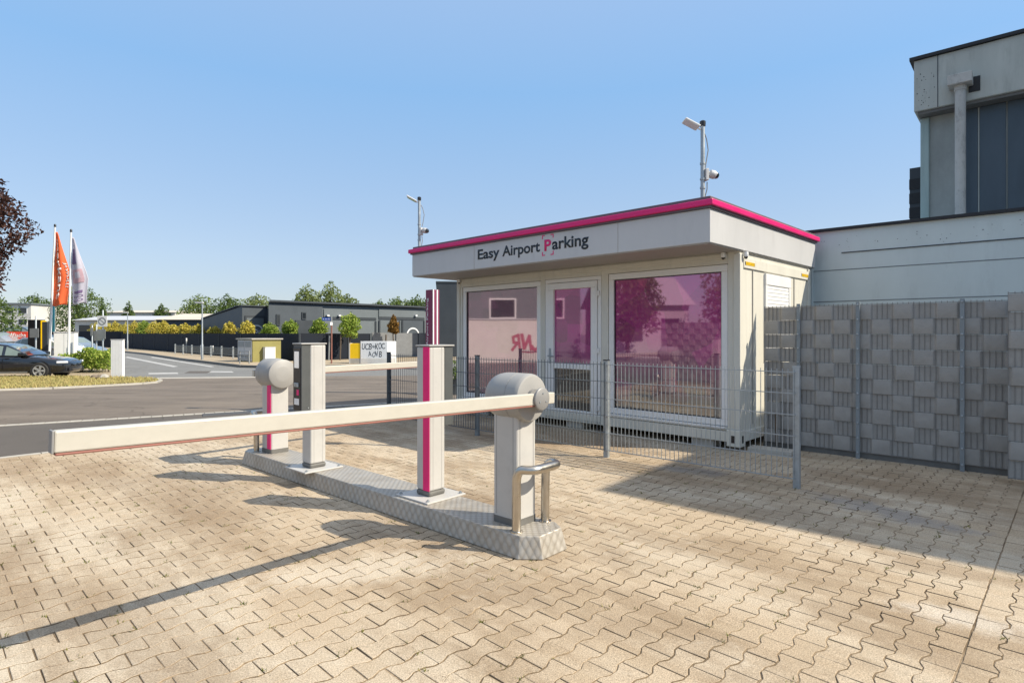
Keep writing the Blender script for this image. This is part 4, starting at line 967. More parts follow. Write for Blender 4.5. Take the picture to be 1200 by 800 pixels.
s2 = thing('slate_shed', 'smaller slate shed with sloping roof left of the long slate hall', 'building', (-23.1, 50, gz(40)), ang2)
Hs = CH + 32.4 / F * 50 + .35
SWd = 2.2
mb = MB(); mb.box(0, SWd, .03, 9.6, 0, Hs)
mb.v = [(x, y, (z if y < 1 or z < 1 else z - .95)) for x, y, z in mb.v]; mb.build('wall', 'slate', s2)
mb = MB(); mb.box(.22, 1.95, -.04, .029, .2, Hs - .80); fr = mb.build('door_frame', 'slatedark', s2)
mb = MB(); mb.box(.36, 1.81, -.05, -.041, .2, Hs - 1.0); mb.build('roller_door', 'slatelight', fr)
mb = MB()
for k in range(20):
    a0, a1 = math.pi * k / 20, math.pi * (k + 1) / 20
    mb.add([(1.22 + rr * math.cos(a), yy, 1.95 + rr * 1.15 * math.sin(a)) for yy in (-.075, -.055) for a in (a0, a1) for rr in (.56, .45)], [(0, 1, 3, 2), (4, 6, 7, 5), (0, 2, 6, 4), (1, 5, 7, 3)])
mb.build('arch_logo', 'white', s2)
text('On', 'white', s2, 'lettering', .58, .42, Matrix.Translation((.93, -.062, 1.78)) @ Matrix.Rotation(R(90), 4, 'X'), .03)
mb = MB(); mb.v = []
mb.add([(-.1, -.1, Hs), (SWd + .1, -.1, Hs), (SWd + .1, .95, Hs), (-.1, .95, Hs), (-.1, 9.7, Hs - .95), (SWd + .1, 9.7, Hs - .95)] + [(-.1, -.1, Hs + .09), (SWd + .1, -.1, Hs + .09), (SWd + .1, .95, Hs + .09), (-.1, .95, Hs + .09), (-.1, 9.7, Hs - .86), (SWd + .1, 9.7, Hs - .86)],
       [(0, 3, 2, 1), (3, 4, 5, 2), (6, 7, 8, 9), (9, 8, 11, 10), (0, 1, 7, 6), (1, 2, 8, 7), (2, 5, 11, 8), (5, 4, 10, 11), (4, 3, 9, 10), (3, 0, 6, 9)]); mb.build('roof', 'slatedark', s2)
# low pale buildings to the left
def gable(label, px0, px1, Y, yeave, yridge, wm, rm, depth=14, dark=True, name='low_hall'):
    x0, x1 = (px0 - 600) / F * Y, (px1 - 600) / F * Y; ze, zr = CH + (HZ - yeave) / F * Y + .35, CH + (HZ - yridge) / F * Y + .35
    t = thing(name, label, 'building', (x0, Y, gz(40)), 0); L = x1 - x0
    mb = MB(); mb.box(0, L, 0, depth, 0, ze); wl = mb.build('wall', wm, t)
    mb = MB(); mb.add([(-.3, -.5, ze), (L + .3, -.5, ze), (L + .3, depth / 2, zr), (-.3, depth / 2, zr), (-.3, depth + .5, ze), (L + .3, depth + .5, ze)], [(0, 1, 2, 3), (3, 2, 5, 4), (0, 3, 4), (1, 5, 2), (0, 4, 5, 1)]); mb.build('roof', rm, t)
    n = max(2, int(L / 4))
    for k in range(n):
        mb = MB(); a = L * (k + .15) / n; mb.box(a, a + L / n * .7, -.04, -.002, ze * .35, ze * .8); wd = mb.build('window', 'slatedark', t)
        mb = MB(); mb.box(a + .1, a + L / n * .7 - .1, -.045, -.041, ze * .35 + .1, ze * .8 - .1); mb.build('pane', 'glassdark', wd)
    return t
gable('low building with broad beige roof left of the slate shed', 183, 268, 80, 374.5, 365.5, 'slate', 'beigeroof')
gable('long low pale hall with light grey roof at the far end of the street', 88, 181, 92, 375, 368.5, 'palewall', 'fascia')
gable('distant cream warehouse roof rising behind the long pale hall', 118, 205, 150, 366, 362, 'palewall', 'beigeroof', 20)
# cream office block far left
ob = thing('office_block', 'cream office block with rows of dark windows at the far left', 'building', (-118, 122, gz(40)), .1)
mb = MB(); mb.box(0, 16.2, 0, 14, 0, 8.0); mb.build('wall', 'palewall', ob)
for r in range(3):
    for k in range(6):
        mb = MB(); mb.box(.6 + k * 2.6, 2.5 + k * 2.6, -.04, -.002, 1.2 + r * 2.4, 2.6 + r * 2.4); wd = mb.build('window', 'white', ob)
        mb = MB(); mb.box(.75 + k * 2.6, 2.35 + k * 2.6, -.05, -.041, 1.32 + r * 2.4, 2.5 + r * 2.4); mb.build('pane', 'glassdark', wd)
mb = MB(); mb.box(-.3, 16.5, -.4, 14.4, 8.0, 8.3); mb.build('roof', 'slatelight', ob)
# trees on the skyline
sky_trees = [(42, 343, 15, 130, 'round', 'leafdark', 'round dark tree beside the cream office block'), (91, 331, 21, 118, 'round', 'leafdark', 'large dark green tree behind the two flags'),
 (120, 353, 8, 140, 'cone', 'leafdark', 'small pointed tree behind the sign with the circle'), (151, 353, 10, 140, 'cone', 'leafdark', 'pointed dark tree above the long pale hall'),
 (190, 356, 8, 150, 'round', 'leafdark', 'small tree on the skyline between the pale and beige roofs'), (233, 344, 17, 120, 'round', 'leafgreen', 'broad green tree behind the beige roof near the street lamp'),
 (267, 344, 16, 118, 'round', 'leafdark', 'round green tree directly behind the slate shed'), (299, 345, 18, 112, 'round', 'leafolive', 'pale olive tree between slate shed and long slate hall'),
 (360, 333, 13, 100, 'round', 'leafolive', 'loose olive tree behind the left end of the long slate hall'), (387, 330, 16, 104, 'column', 'leafolive', 'tall feathery tree above the middle of the long slate hall'),
 (408, 344, 10, 110, 'round', 'leafolive', 'small tree leaning out right of the tall feathery tree'), (446, 351, 10, 112, 'round', 'leafgreen', 'low green tree above the brown dried tree'),
 (466, 347, 14, 108, 'round', 'leafgreen', 'green treetop left of the magenta pylon'), (489, 346, 14, 110, 'round', 'leafdark', 'dark treetop right behind the magenta pylon'), (437, 355, 8, 120, 'round', 'leafolive', 'lowest olive treetop on the slate hall skyline')]
for i, (px, yt, rp, Y, shp, m_, lab) in enumerate(sky_trees):
    ptree(lab, px, yt, rp * 1.45, Y, mt=m_, n=5600, leaf=.22, crown0=.1, shape=shp, seed=20 + i, group='trees on the skyline')
# small clipped trees behind the navy screen
def along(px, off_):
    A, B = Vector((-48, 72)), Vector((-13.6, 37.2))
    if px > 345: A, B = Vector((-13.55, 37.25)), Vector((-2.2, 48.8))
    d = (B - A).normalized(); nn = Vector((-d.y, d.x)); 
    if nn.y < 0: nn = -nn
    A = A + nn * off_; r = (px - 600) / F; t = (r * A.y - A.x) / (d.x - r * d.y); return A + d * t
row = [(101, 378, 9, 'leafyellow'), (112, 377, 8, 'leafyellow'), (123, 378, 8, 'leafyellow'), (134, 376.5, 8, 'leafyellow'), (147, 378, 8, 'leafyellow'), (158, 376, 8, 'leafyellow'), (168, 375.5, 8, 'leaflime'), (181, 376, 8, 'leafyellow'), (191, 375.5, 8, 'leafyellow'),
 (203, 379.5, 7, 'leafyellow'), (217, 378.5, 7.5, 'leafyellow'), (232, 379.5, 7.5, 'leafyellow'), (251.5, 381.5, 8, 'leafyellow'), (269, 377, 8, 'leafyellow'), (290, 375.5, 9, 'leafyellow'), (315.5, 377.5, 9.5, 'leaflime'), (341, 374.5, 10, 'leaflime'),
 (374, 373, 10.5, 'leaflime'), (410.5, 367, 12.5, 'leaflime'), (461, 369, 9, 'leafbrown'), (519.5, 369, 9, 'leaflime')]
words = {'leafyellow': 'yellow', 'leaflime': 'green', 'leafbrown': 'dried brown'}
spots = ['farthest left behind the sign poles', 'second from the sign poles', 'left of the white slatted pillar top', 'straight above the white slatted pillar', 'just right of the white slatted pillar', 'below the long pale hall roof', 'greener than its neighbours below the long pale hall', 'below the gable of the beige roof', 'right of the beige gable', 'left before the beige roofed building',
 'left of the street lamp', 'right at the street lamp', 'between street lamp and utility cabin', 'in front of the slate shed wall', 'above the utility cabin door side', 'above the yellow cabin wall', 'left of the far barrier column', 'beside the blue street sign', 'above the yellow box', 'right of the graffiti wall', 'between pylon and container']
for i, ((px, yt, rp, m_), spn) in enumerate(zip(row, spots)):
    p = along(px, 1.3 if px > 200 and px < 400 else (1.0 if px <= 200 else -1.2)); Y = p.y
    h = CH + (HZ - yt) / F * Y - gz(Y); r = rp / F * Y
    c0 = max(.3, 1 - 2.25 * r / h)
    tree(f'small {words[m_]} clipped tree {spn}', p.x, Y, h, r * .98, m_, n=2200, leaf=.085, crown0=c0, shape='cone' if px > 455 else 'round', seed=60 + i, group='small clipped trees along the screen fence', name='ornamental_tree', lobes=12)

# ------------------------------------------------------------------ street furniture on the far pavement
def Mx(x=0, y=0, z=0): return Matrix.Translation((x, y, z))
RX = Matrix.Rotation(R(90), 4, 'X')
def lamp(label, px, py_top, Y):
    x, y, z = XG(px, Y); h = CH + (HZ - py_top) / F * Y - z
    t = thing('street_lamp', label, 'street lamp', (x, y, z + .09), 0)
    mb = MB(); mb.lathe([(.075, 0), (.07, 1.0), (.05, 1.05), (.04, h - .1)], 'z', n=10); mb.build('pole', 'galv', t, smooth=True)
    mb = MB(); mb.box(-.45, .08, -.09, .09, h - .12, h - .02); hd = mb.build('lamp_head', 'fascia', t, .02)
    mb = MB(); mb.box(-.42, -.08, -.07, .07, h - .128, h - .121); mb.build('lamp_glass', 'lampglass', hd)
lamp('grey street lamp standing on the sandy pavement before the navy screen fence', 237, 355, 38.5)
lamp('thin far street lamp pole near the white slatted pillar', 149.5, 366.5, 60)
# low tubular railing fence on the pavement
rp0, rp1 = Vector((-29.2, 50.6)), Vector((-16.2, 37.4)); d = rp1 - rp0; L = d.length
t = thing('pavement_railing', 'low grey mesh railing with nine posts along the sandy pavement', 'railing', (rp0.x, rp0.y, gz(40) + .09), math.atan2(d.y, d.x))
for k in range(9):
    mb = MB(); mb.box(k * L / 8 - .045, k * L / 8 + .045, -.045, .045, -.05, .82); mb.build('post', 'galv', t)
for k in range(8):
    mb = MB(); a = k * L / 8 + .05; b = (k + 1) * L / 8 - .05; mb.box(a, b, -.012, .012, .70, .73); mb.box(a, b, -.012, .012, .2, .23)
    for q in range(12): xx = a + (b - a) * q / 11; mb.box(xx - .006, xx + .006, -.006, .006, .2, .72)
    mb.build('mesh_panel', 'wire', t)
for px, py0, py1, lab in ((218.5, 396, 413.5, 'white reflector post beside the pavement railing'), (249.5, 405, 416.5, 'short white topped post near the right end of the pavement railing')):
    Y = F * (CH + .26) / (py1 - HZ); x, y, z = XG(px, Y); h = CH + (HZ - py0) / F * Y - z - .09
    t = thing('marker_post', lab, 'post', (x, y, z + .09)); mb = MB(); mb.lathe([(.05, 0), (.05, h * .8)], 'z', n=10); mb.build('post', 'signgrey', t); mb = MB(); mb.lathe([(.055, h * .8), (.055, h - .02), (.03, h)], 'z', n=10); mb.build('post_cap', 'white', t)
# utility cabin, olive yellow, with grey doors on its left face
cx, cy, cz_ = XG(296, 35.2); ca = ang2
t = thing('utility_cabin', 'olive yellow transformer cabin with grey louvred doors and flat roof', 'utility cabin', (cx, cy, cz_ + .09), ca)
mb = MB(); mb.box(0, 1.75, 0, 2.2, 0, 1.35); mb.build('wall', 'olive', t)
mb = MB(); mb.box(-.10, 1.85, -.10, 2.3, 1.352, 1.43); mb.build('roof', 'concrete', t, .01)
for y0 in (.06, 1.12):
    mb = MB(); mb.box(-.04, -.002, y0, y0 + 1.02, .06, 1.31); dr = mb.build('door', 'fascia', t)
    mb = MB()
    for (z0, z1) in ((.90, 1.25), (.15, .45)):
        for k in range(6): zz = z0 + (z1 - z0) * k / 6; mb.box(-.055, -.041, y0 + .06, y0 + .96, zz, zz + (z1 - z0) / 9)
    mb.build('louvre', 'signgrey', dr)
mb = MB(); mb.box(.62, 1.25, -.34, -.003, 0, .88); cb = mb.build('cabinet', 'white', t, .01)
mb = MB(); mb.box(.60, 1.27, -.36, -.003, .882, .91); mb.build('cabinet_roof', 'fascia', cb)
rx, ry, rz_ = XG(281, 33.6)
t = thing('tubular_barrier', 'grey tubular guard rail in front of the olive utility cabin', 'guard rail', (rx, ry, rz_ + .09), math.radians(-30))
for x in (0, .85):
    mb = MB(); mb.lathe([(.035, 0), (.035, .75)], 'z', (x, 0, 0), 8); mb.build('post', 'signgrey', t, smooth=True)
for z in (.3, .52, .72):
    mb = MB(); mb.tube([(-.02, 0, z), (.87, 0, z)], .028, 8); mb.build('rail', 'signgrey', t, smooth=True)
# blue street name sign on a brown post
x, y, z = XG(388.5, 33.5); t = thing('street_name_sign', 'small blue street name sign on a red brown post', 'street sign', (x, y, z), 0)
hs = CH + 19 / F * 33.5 - z
mb = MB(); mb.lathe([(.045, 0), (.045, hs - .3)], 'z', n=10); mb.build('post', 'rustpost', t, smooth=True)
mb = MB(); mb.lathe([(.04, hs - .3), (.04, hs + .06)], 'z', n=10); mb.build('post_top', 'signgrey', t, smooth=True)
mb = MB(); mb.box(-.54, -.05, -.02, .0, hs - .18, hs); bl = mb.build('sign_plate', 'signblue', t, .004)
mb = MB(); mb.box(-.50, -.42, -.0225, -.0202, hs - .12, hs - .06); mb.box(-.36, -.27, -.0225, -.0202, hs - .12, hs - .06); mb.box(-.22, -.08, -.0225, -.0202, hs - .115, hs - .065); mb.each('lettering', 'flagwhite', bl)
mb = MB(); mb.box(.02, .05, -.35, .02, hs - .45, hs - .27, Mx(0, 0, 0)); mb.build('side_plate', 'white', t, .004)
# bare posts
for px, py0, lab in ((398.5, 392, 'bare wooden stake beside the yellow box'), (385.2, 393, 'bare grey stake left of the blue street sign post'), (451.5, 392, 'thin stake tied beside the dried brown tree')):
    x, y, z = XG(px, 38); h = CH + (HZ - py0) / F * 38 - z; mb = MB(); mb.tube([(x, y, z), (x + .05, y, z + h)], .05, 7)
    tag(mb.build('wooden_stake', 'bark' if px != 385.2 else 'signgrey', None, smooth=True), lab, 'stake')
# yellow and grey box, graffiti box
Yb = 33.6
x, y, z = XG(409.5, Yb); t = thing('grit_box', 'yellow and grey roadside box left of the graffiti wall', 'roadside box', (x, y, z + .02), 0)
mb = MB(); mb.box(0, .63, 0, .5, 0, .36); mb.build('base', 'concrete', t, .01)
mb = MB(); mb.box(.005, .625, .005, .495, .361, 1.22); mb.build('panel', 'yellow', t, .012)
mb = MB(); mb.box(-.02, .03, -.02, .52, .0, 1.24); mb.build('edge_trim', 'fascia', t, .005)
x, y, z = XG(422.8, Yb); t = thing('graffiti_wall', 'white roadside wall box with black graffiti letters and sloping right end', 'wall box', (x, y, z + .02), 0)
mb = MB(); mb.prism([(0, 0), (1.52, 0), (1.88, .35), (1.88, .8), (0, .8)], .36, 1.34); mb.build('wall', 'white', t, .01)
mb = MB(); mb.prism([(-.01, -.015), (1.53, -.015), (1.9, .34), (1.9, .81), (-.01, .81)], 0, .357); mb.build('base', 'offwhite', t, .01)
mb = MB(); mb.box(-.02, .03, -.02, .03, .0, 1.36); mb.build('edge_trim', 'fascia', t)
for (wd_, x0_, z0_, hh) in (('UCB*KOC', .06, .90, .34), ('AOVB', .44, .46, .34)):
    for ch in wd_:
        ww = .17 * random.uniform(.9, 1.15)
        text(ch, 'graffiti', t, 'graffiti', ww, hh * random.uniform(.85, 1.1) * (.5 if ch == '*' else 1), Mx(x0_, -.003, z0_ + random.uniform(-.02, .02) + (.1 if ch == '*' else 0)) @ RX @ Matrix.Rotation(random.uniform(-.22, .12), 4, 'Z'), .0)
        x0_ += ww + .02
# magenta pylon
Yp = 15.5
x, y, z = XG(506.5, Yp); hp_ = CH + 51.5 / F * Yp - z
t = thing('pylon_sign', 'tall magenta pylon sign with white vertical lettering left of the container', 'pylon sign', (x, y, z), KR)
mb = MB(); mb.box(-.19, .11, -.07, .15, .05, hp_); pb = mb.build('panel', 'pylonmag', t, .004)
for (a, b, m_) in ((-.068, -.03, 'white'), (.06, .10, 'white')):
    mb = MB(); mb.box(.1105, .118, a, b, .05, hp_); mb.build('stripe', m_, t, .001)
mb = MB(); mb.box(-.25, .2, -.2, .25, -.05, .05); mb.build('base', 'concrete', t, .01)
text('Easy Airport Parking', 'white', pb, 'lettering', 1.65, .10, Mx(-.06, -.0715, hp_ - .22 - 1.65) @ Matrix.Rotation(R(90), 4, 'X') @ Matrix.Rotation(R(90), 4, 'Z'), .0)
# planter with grass by the container
x, y, z = XG(528.5, 15); t = thing('planter', 'dark round planter with tufted green plant beyond the container corner', 'planter', (x, y, z))
mb = MB(); mb.lathe([(.16, 0), (.21, .38), (.23, .40), (.20, .40), (.18, .36)], 'z', n=16); mb.build('pot', 'slatedark', t, smooth=True)
rg = np.random.default_rng(3); leafmesh('plant', crown_pts(260, [(0, 0, .62, .22, .22, .28), (.05, .03, .5, .2, .2, .2)], rg), .05, 'leafgreen', t, rg)

# ------------------------------------------------------------------ left cluster: verge, hedge, flags, signs, cars
def hedge(label, poly, h, n, mt, seed, leaf=.07):
    rg = np.random.default_rng(seed); xs = [p[0] for p in poly]; ys = [p[1] for p in poly]; pts = []
    while len(pts) < n:
        x, y = rg.uniform(min(xs), max(xs)), rg.uniform(min(ys), max(ys))
        if not inpoly(x, y, poly): continue
        top_ = h * (.60 + .4 * (x - min(xs)) / (max(xs) - min(xs))) * (.85 + .14 * math.sin(x * 2.1) + .1 * math.sin(x * 5.3 + y * 3)); pts.append((x, y, gz(y) + top_ * rg.uniform(.05, 1) ** .7))
    t = thing('hedge', label, 'hedge', (np.mean(xs), np.mean(ys), gz(27)))
    o = leafmesh('foliage', np.array(pts) - np.array(t.location), leaf, mt, t, rg)
    mb = MB()
    for k in range(14):
        x, y, z = pts[k * 7]; x -= t.location.x; y -= t.location.y; mb.tube([(x, y, -.05), (x + rg.uniform(-.1, .1), y, h * .4), (x + rg.uniform(-.2, .2), y, h * .7)], [.02, .015, .008], 5)
    mb.build('stems', 'bark', t); return t
hedge('low bright green hedge behind the black car', [(-21.9, 27.2), (-18.75, 27.2), (-20.0, 29.2), (-22.6, 29.6)], 1.25, 6500, 'leaflime', 5)
# white slatted pillar
x, y, z = XG(138, 23.6); t = thing('white_pillar', 'white ribbed sign pillar seen from behind on the grass verge', 'pillar', (x, y, z + .04), R(8))
h = CH + (HZ - 398) / F * 23.6 - z
mb = MB(); mb.box(-.225, .225, -.07, .07, 0, h - .05); mb.build('panel', 'white', t, .004)
for k in range(8):
    mb = MB(); mb.box(-.21 + k * .055, -.175 + k * .055, -.082, -.0705, .03, h - .08); mb.build('rib', 'white', t)
mb = MB(); mb.box(-.235, .235, -.085, .08, h - .049, h - .02); mb.build('top_cap', 'fascia', t)
# stones beside it
for k, (px, lab) in enumerate(((112.5, 'left brown stone of the small pile beside the white pillar'), (117.5, 'middle brown stone of the small pile beside the white pillar'), (122, 'right pale stone of the small pile beside the white pillar'))):
    x, y, z = XG(px, 22.9); mb = MB(); rg = np.random.default_rng(k); rs = []
    for q, (rr, hh) in enumerate(((.10, 0), (.14, .05), (.12, .12), (.05, .17))):
        rs.append([(x + rr * (1.3 + .3 * rg.uniform(-1, 1)) * math.cos(a), y + rr * (1 + .3 * rg.uniform(-1, 1)) * math.sin(a), z + .045 + hh) for a in (2 * math.pi * i / 7 for i in range(7))])
    mb.rings(rs); tag(mb.build('stone', 'stone' if k < 2 else 'concrete'), lab, 'stone', 'stones on the verge')
# cars
def wheel(t, x, y, s, r=.33):
    mb = MB(); mb.lathe([(r * .66, -.10), (r * .93, -.105), (r, -.07), (r, .07), (r * .93, .105), (r * .66, .10), (r * .66, -.10)], 'y', (x, y, r), 28); mb.f = mb.f[:-2]; mb.mi = mb.mi[:-2]; wh = mb.build('wheel', 'tyre', t, smooth=True)
    mb = MB(); yo = y + s * .085
    mb.lathe([(r * .66, yo - .03), (r * .66, yo + .03), (r * .60, yo + .03), (r * .60, yo - .03), (r * .66, yo - .03)], 'y', (x, 0, r), 28); mb.f = mb.f[:-2]; mb.mi = mb.mi[:-2]
    for k in range(5):
        for dd in (-.13, .13):
            a = 2 * math.pi * k / 5 + dd; ca, sa = math.cos(a), math.sin(a); nx, nz = -sa * .022, ca * .022; q = r * .63
            mb.add([(x + nx, yo - .015, r + nz), (x - nx, yo - .015, r - nz), (x + ca * q - nx, yo - .015, r + sa * q - nz), (x + ca * q + nx, yo - .015, r + sa * q + nz),
                    (x + nx, yo + .018, r + nz), (x - nx, yo + .018, r - nz), (x + ca * q - nx, yo + .018, r + sa * q - nz), (x + ca * q + nx, yo + .018, r + sa * q + nz)], [(0, 3, 2, 1), (4, 5, 6, 7), (0, 1, 5, 4), (1, 2, 6, 5), (2, 3, 7, 6), (3, 0, 4, 7)])
    mb.lathe([(.001, yo + s * .02), (.045, yo + s * .024), (.045, yo - s * .02)], 'y', (x, 0, r), 14); mb.build('rim', 'rim', wh)
    mb = MB(); mb.lathe([(r * .6, yo - s * .06), (.01, yo - s * .06)], 'y', (x, 0, r), 20); mb.build('brake_disc', 'black', wh)
def car(label, loc, rz, paint_, st, cab, wx, L, belt_trim=True, cat='car'):
    """stations run from nose (x = 0) to tail (x = -L); camera-side is local -y"""
    t = thing('parked_car', label, cat, loc, rz)
    rs = []
    for (x, zb, zt, hw, sh_) in st:
        ring = []
        for s, seq in ((-1, ((.88, zb), (.97, zb + .10), (1.0, zb + (zt - zb) * .45), (.995, zb + (zt - zb) * .72), (.94, zt - sh_), (.80, zt))),):
            half = [(hw * k, z) for k, z in seq]
            ring = [(x, -y, z) for y, z in half] + [(x, y, z) for y, z in reversed(half)]
        rs.append(ring)
    mb = MB(); mb.rings(rs); body = mb.build('body', paint_, t, smooth=True)
    sb = body.modifiers.new('smooth', 'SUBSURF'); sb.levels = sb.render_levels = 1
    # greenhouse
    rs = []
    for (x, zb, zr, wb, wr) in cab: rs.append([(x, -wb, zb), (x, -wr, zr), (x, -wr * .5, zr + .02), (x, wr * .5, zr + .02), (x, wr, zr), (x, wb, zb)])
    mb = MB(); mb.rings(rs); cabin = mb.build('cabin', paint_, t, smooth=True)
    sub = cabin.modifiers.new('smooth', 'BEVEL'); sub.width = .03; sub.segments = 2; sub.limit_method = 'ANGLE'; sub.angle_limit = R(30)
    def at_(x, f):
        q = [float(np.interp(-x, [-c[0] for c in cab], [c[i] for c in cab])) for i in (1, 2, 3, 4)]
        return q[2] + (q[3] - q[2]) * f, q[0] + (q[1] - q[0]) * f
    xm_ = wx[0] - (wx[0] - wx[1]) * .46
    for s in (-1, 1):
        for (xa_, xb_, f1) in ((cab[0][0] - .22, xm_ + .05, .86), (xm_ - .06, cab[-1][0] + .35, .86)):
            n = 10; vs = []
            for k in range(n + 1):
                x = xa_ + (xb_ - xa_) * k / n
                for f in (.06, .45, f1): y, z = at_(x, f); vs += [(x, s * (y + .006), z + .002), (x, s * (y - .02), z)]
            fs = []
            for k in range(n):
                for c in range(2): o = k * 6 + c * 2; fs.append((o, o + 6, o + 8, o + 2))
            mb = MB(); mb.add(vs, fs); mb.build('side_window', 'carglass', t)
    for (i, j, nm, lo_, hi_) in ((0, 1, 'windscreen', .06, .93), (len(cab) - 1, len(cab) - 2, 'rear_window', .1, .9)):
        A, B = cab[i], cab[j]; n = 4; vs = []; dx_ = .012 if i == 0 else -.012
        for k in range(n + 1):
            f = lo_ + (hi_ - lo_) * k / n
            for g_ in (-.9, -.45, .45, .9):
                wv_ = A[3] + (B[4] - A[3]) * f; vs.append((A[0] + (B[0] - A[0]) * f + dx_, g_ * wv_, A[1] + (B[2] - A[1]) * f + .014 + (.012 if abs(g_) < .6 else 0)))
        mb = MB(); mb.add(vs, [(k * 4 + c, k * 4 + c + 1, k * 4 + c + 5, k * 4 + c + 4) for k in range(n) for c in range(3)]); mb.build(nm, 'carglass', t)
    for s in (-1, 1):
        xm = wx[0] - (wx[0] - wx[1]) * .46
        zb_, zr_ = np.interp(-xm, [-c[0] for c in cab], [c[1] for c in cab]), np.interp(-xm, [-c[0] for c in cab], [c[2] for c in cab])
        wb_, wr_ = np.interp(-xm, [-c[0] for c in cab], [c[3] for c in cab]), np.interp(-xm, [-c[0] for c in cab], [c[4] for c in cab])
        pass
        mb = MB(); hwm = st[len(st) // 2][3]; zt = st[len(st) // 2][2]
        mb.box(xm + .06, xm + .22, s * hwm * .985 - .02, s * hwm * .985 + .02, zt - .15, zt - .115); mb.each('door_handle', paint_, t, bevel=.008)
        mb = MB(); mb.box(xm - .005, xm + .005, s * hwm * 1.0 - .003, s * hwm * 1.0 + .003, .32, zt - .06); mb.build('door_gap', 'black', t)
        xa = wx[0] - .52
        mb = MB(); mb.box(xa - .2, xa + .02, s * (hwm - .0) - .09, s * (hwm - .0) + .09, zt - .03, zt + .10); mr = mb.build('wing_mirror', paint_, t, .03)
        mb = MB(); mb.box(wx[1] + .42, wx[0] - .42, s * hwm * .985 - .012, s * hwm * .985 + .012, .26, .285); mb.build('side_trim', 'rim', t)
        mb = MB(); mb.box(-.20, .20, -.03, .03, -.05, .05, Matrix.Translation((-.20, s * hwm * .80, .66)) @ Matrix.Rotation(-s * R(33), 4, 'Z')); hl = mb.build('headlight', 'lampglass', t, .04)
        mb = MB(); mb.box(-L + .03, -L + .35, s * hwm * .80 - .1, s * hwm * .80 + .1, .74, .90); mb.build('tail_light', 'redlamp', t, .03)
        for x in wx:
            mb = MB(); mb.lathe([(.385, s * (hwm - .20)), (.385, s * (hwm - .03))], 'y', (x, 0, .35), 28); mb.build('wheel_arch', 'black', t)
            wheel(t, x, s * (hwm - .085), s)
    mb = MB(); mb.box(-.03, .012, -.62, .62, .28, .42); mb.build('grille', 'black', t, .01)
    return t
sed = [(0.05, .30, .60, .42, .02), (-.06, .20, .70, .68, .03), (-.32, .18, .82, .85, .04), (-.95, .18, .90, .92, .05), (-1.55, .20, .95, .915, .05), (-2.4, .20, .97, .915, .05), (-3.3, .20, .99, .915, .05), (-4.0, .21, 1.02, .90, .05), (-4.5, .26, 1.03, .84, .05), (-4.72, .36, .98, .72, .05)]
sedc = [(-1.35, .92, .95, .82, .80), (-2.15, .93, 1.37, .85, .68), (-2.7, .94, 1.45, .85, .67), (-3.3, .95, 1.43, .85, .66), (-3.85, .97, 1.29, .83, .63), (-4.45, 1.0, 1.04, .77, .63)]
car('black sedan with pale alloy wheels stopped behind the dry grass verge', (-18.5, 24.8, gz(24) - .03), R(13), 'carblack', sed, sedc, (-.93, -3.72), 4.72)
suv = [(0.02, .34, .74, .66, .02), (-.10, .26, .86, .80, .03), (-.45, .24, .98, .89, .04), (-.95, .24, 1.04, .92, .05), (-1.3, .24, 1.08, .925, .05), (-2.3, .24, 1.10, .925, .05), (-3.2, .24, 1.12, .925, .05), (-3.9, .25, 1.12, .90, .05), (-4.3, .30, 1.08, .80, .05)]
suvc = [(-1.05, 1.04, 1.06, .82, .80), (-1.9, 1.07, 1.58, .86, .68), (-2.5, 1.09, 1.64, .86, .67), (-3.4, 1.10, 1.62, .85, .66), (-4.22, 1.10, 1.14, .80, .64)]
car('white car parked behind the hedge and the white cabinet', (-22.4, 31.3, gz(30) - .03), R(-2), 'carwhite', suv, suvc, (-.85, -3.45), 4.3)
car('blue grey car partly hidden behind the white car', (-27.2, 38.5, gz(30) - .03), R(-10), 'carblue', suv, suvc, (-.85, -3.45), 4.3)
car('grey van like car at the left edge with a red tail lamp', (-31.9, 33.0, gz(30) + .25), R(176), 'carsilver', suv, suvc, (-.85, -3.45), 4.3)
car('dark distant car above the orange banner', (-41.0, 52, gz(30) + .75), R(2), 'carblack', suv, suvc, (-.85, -3.45), 4.3)
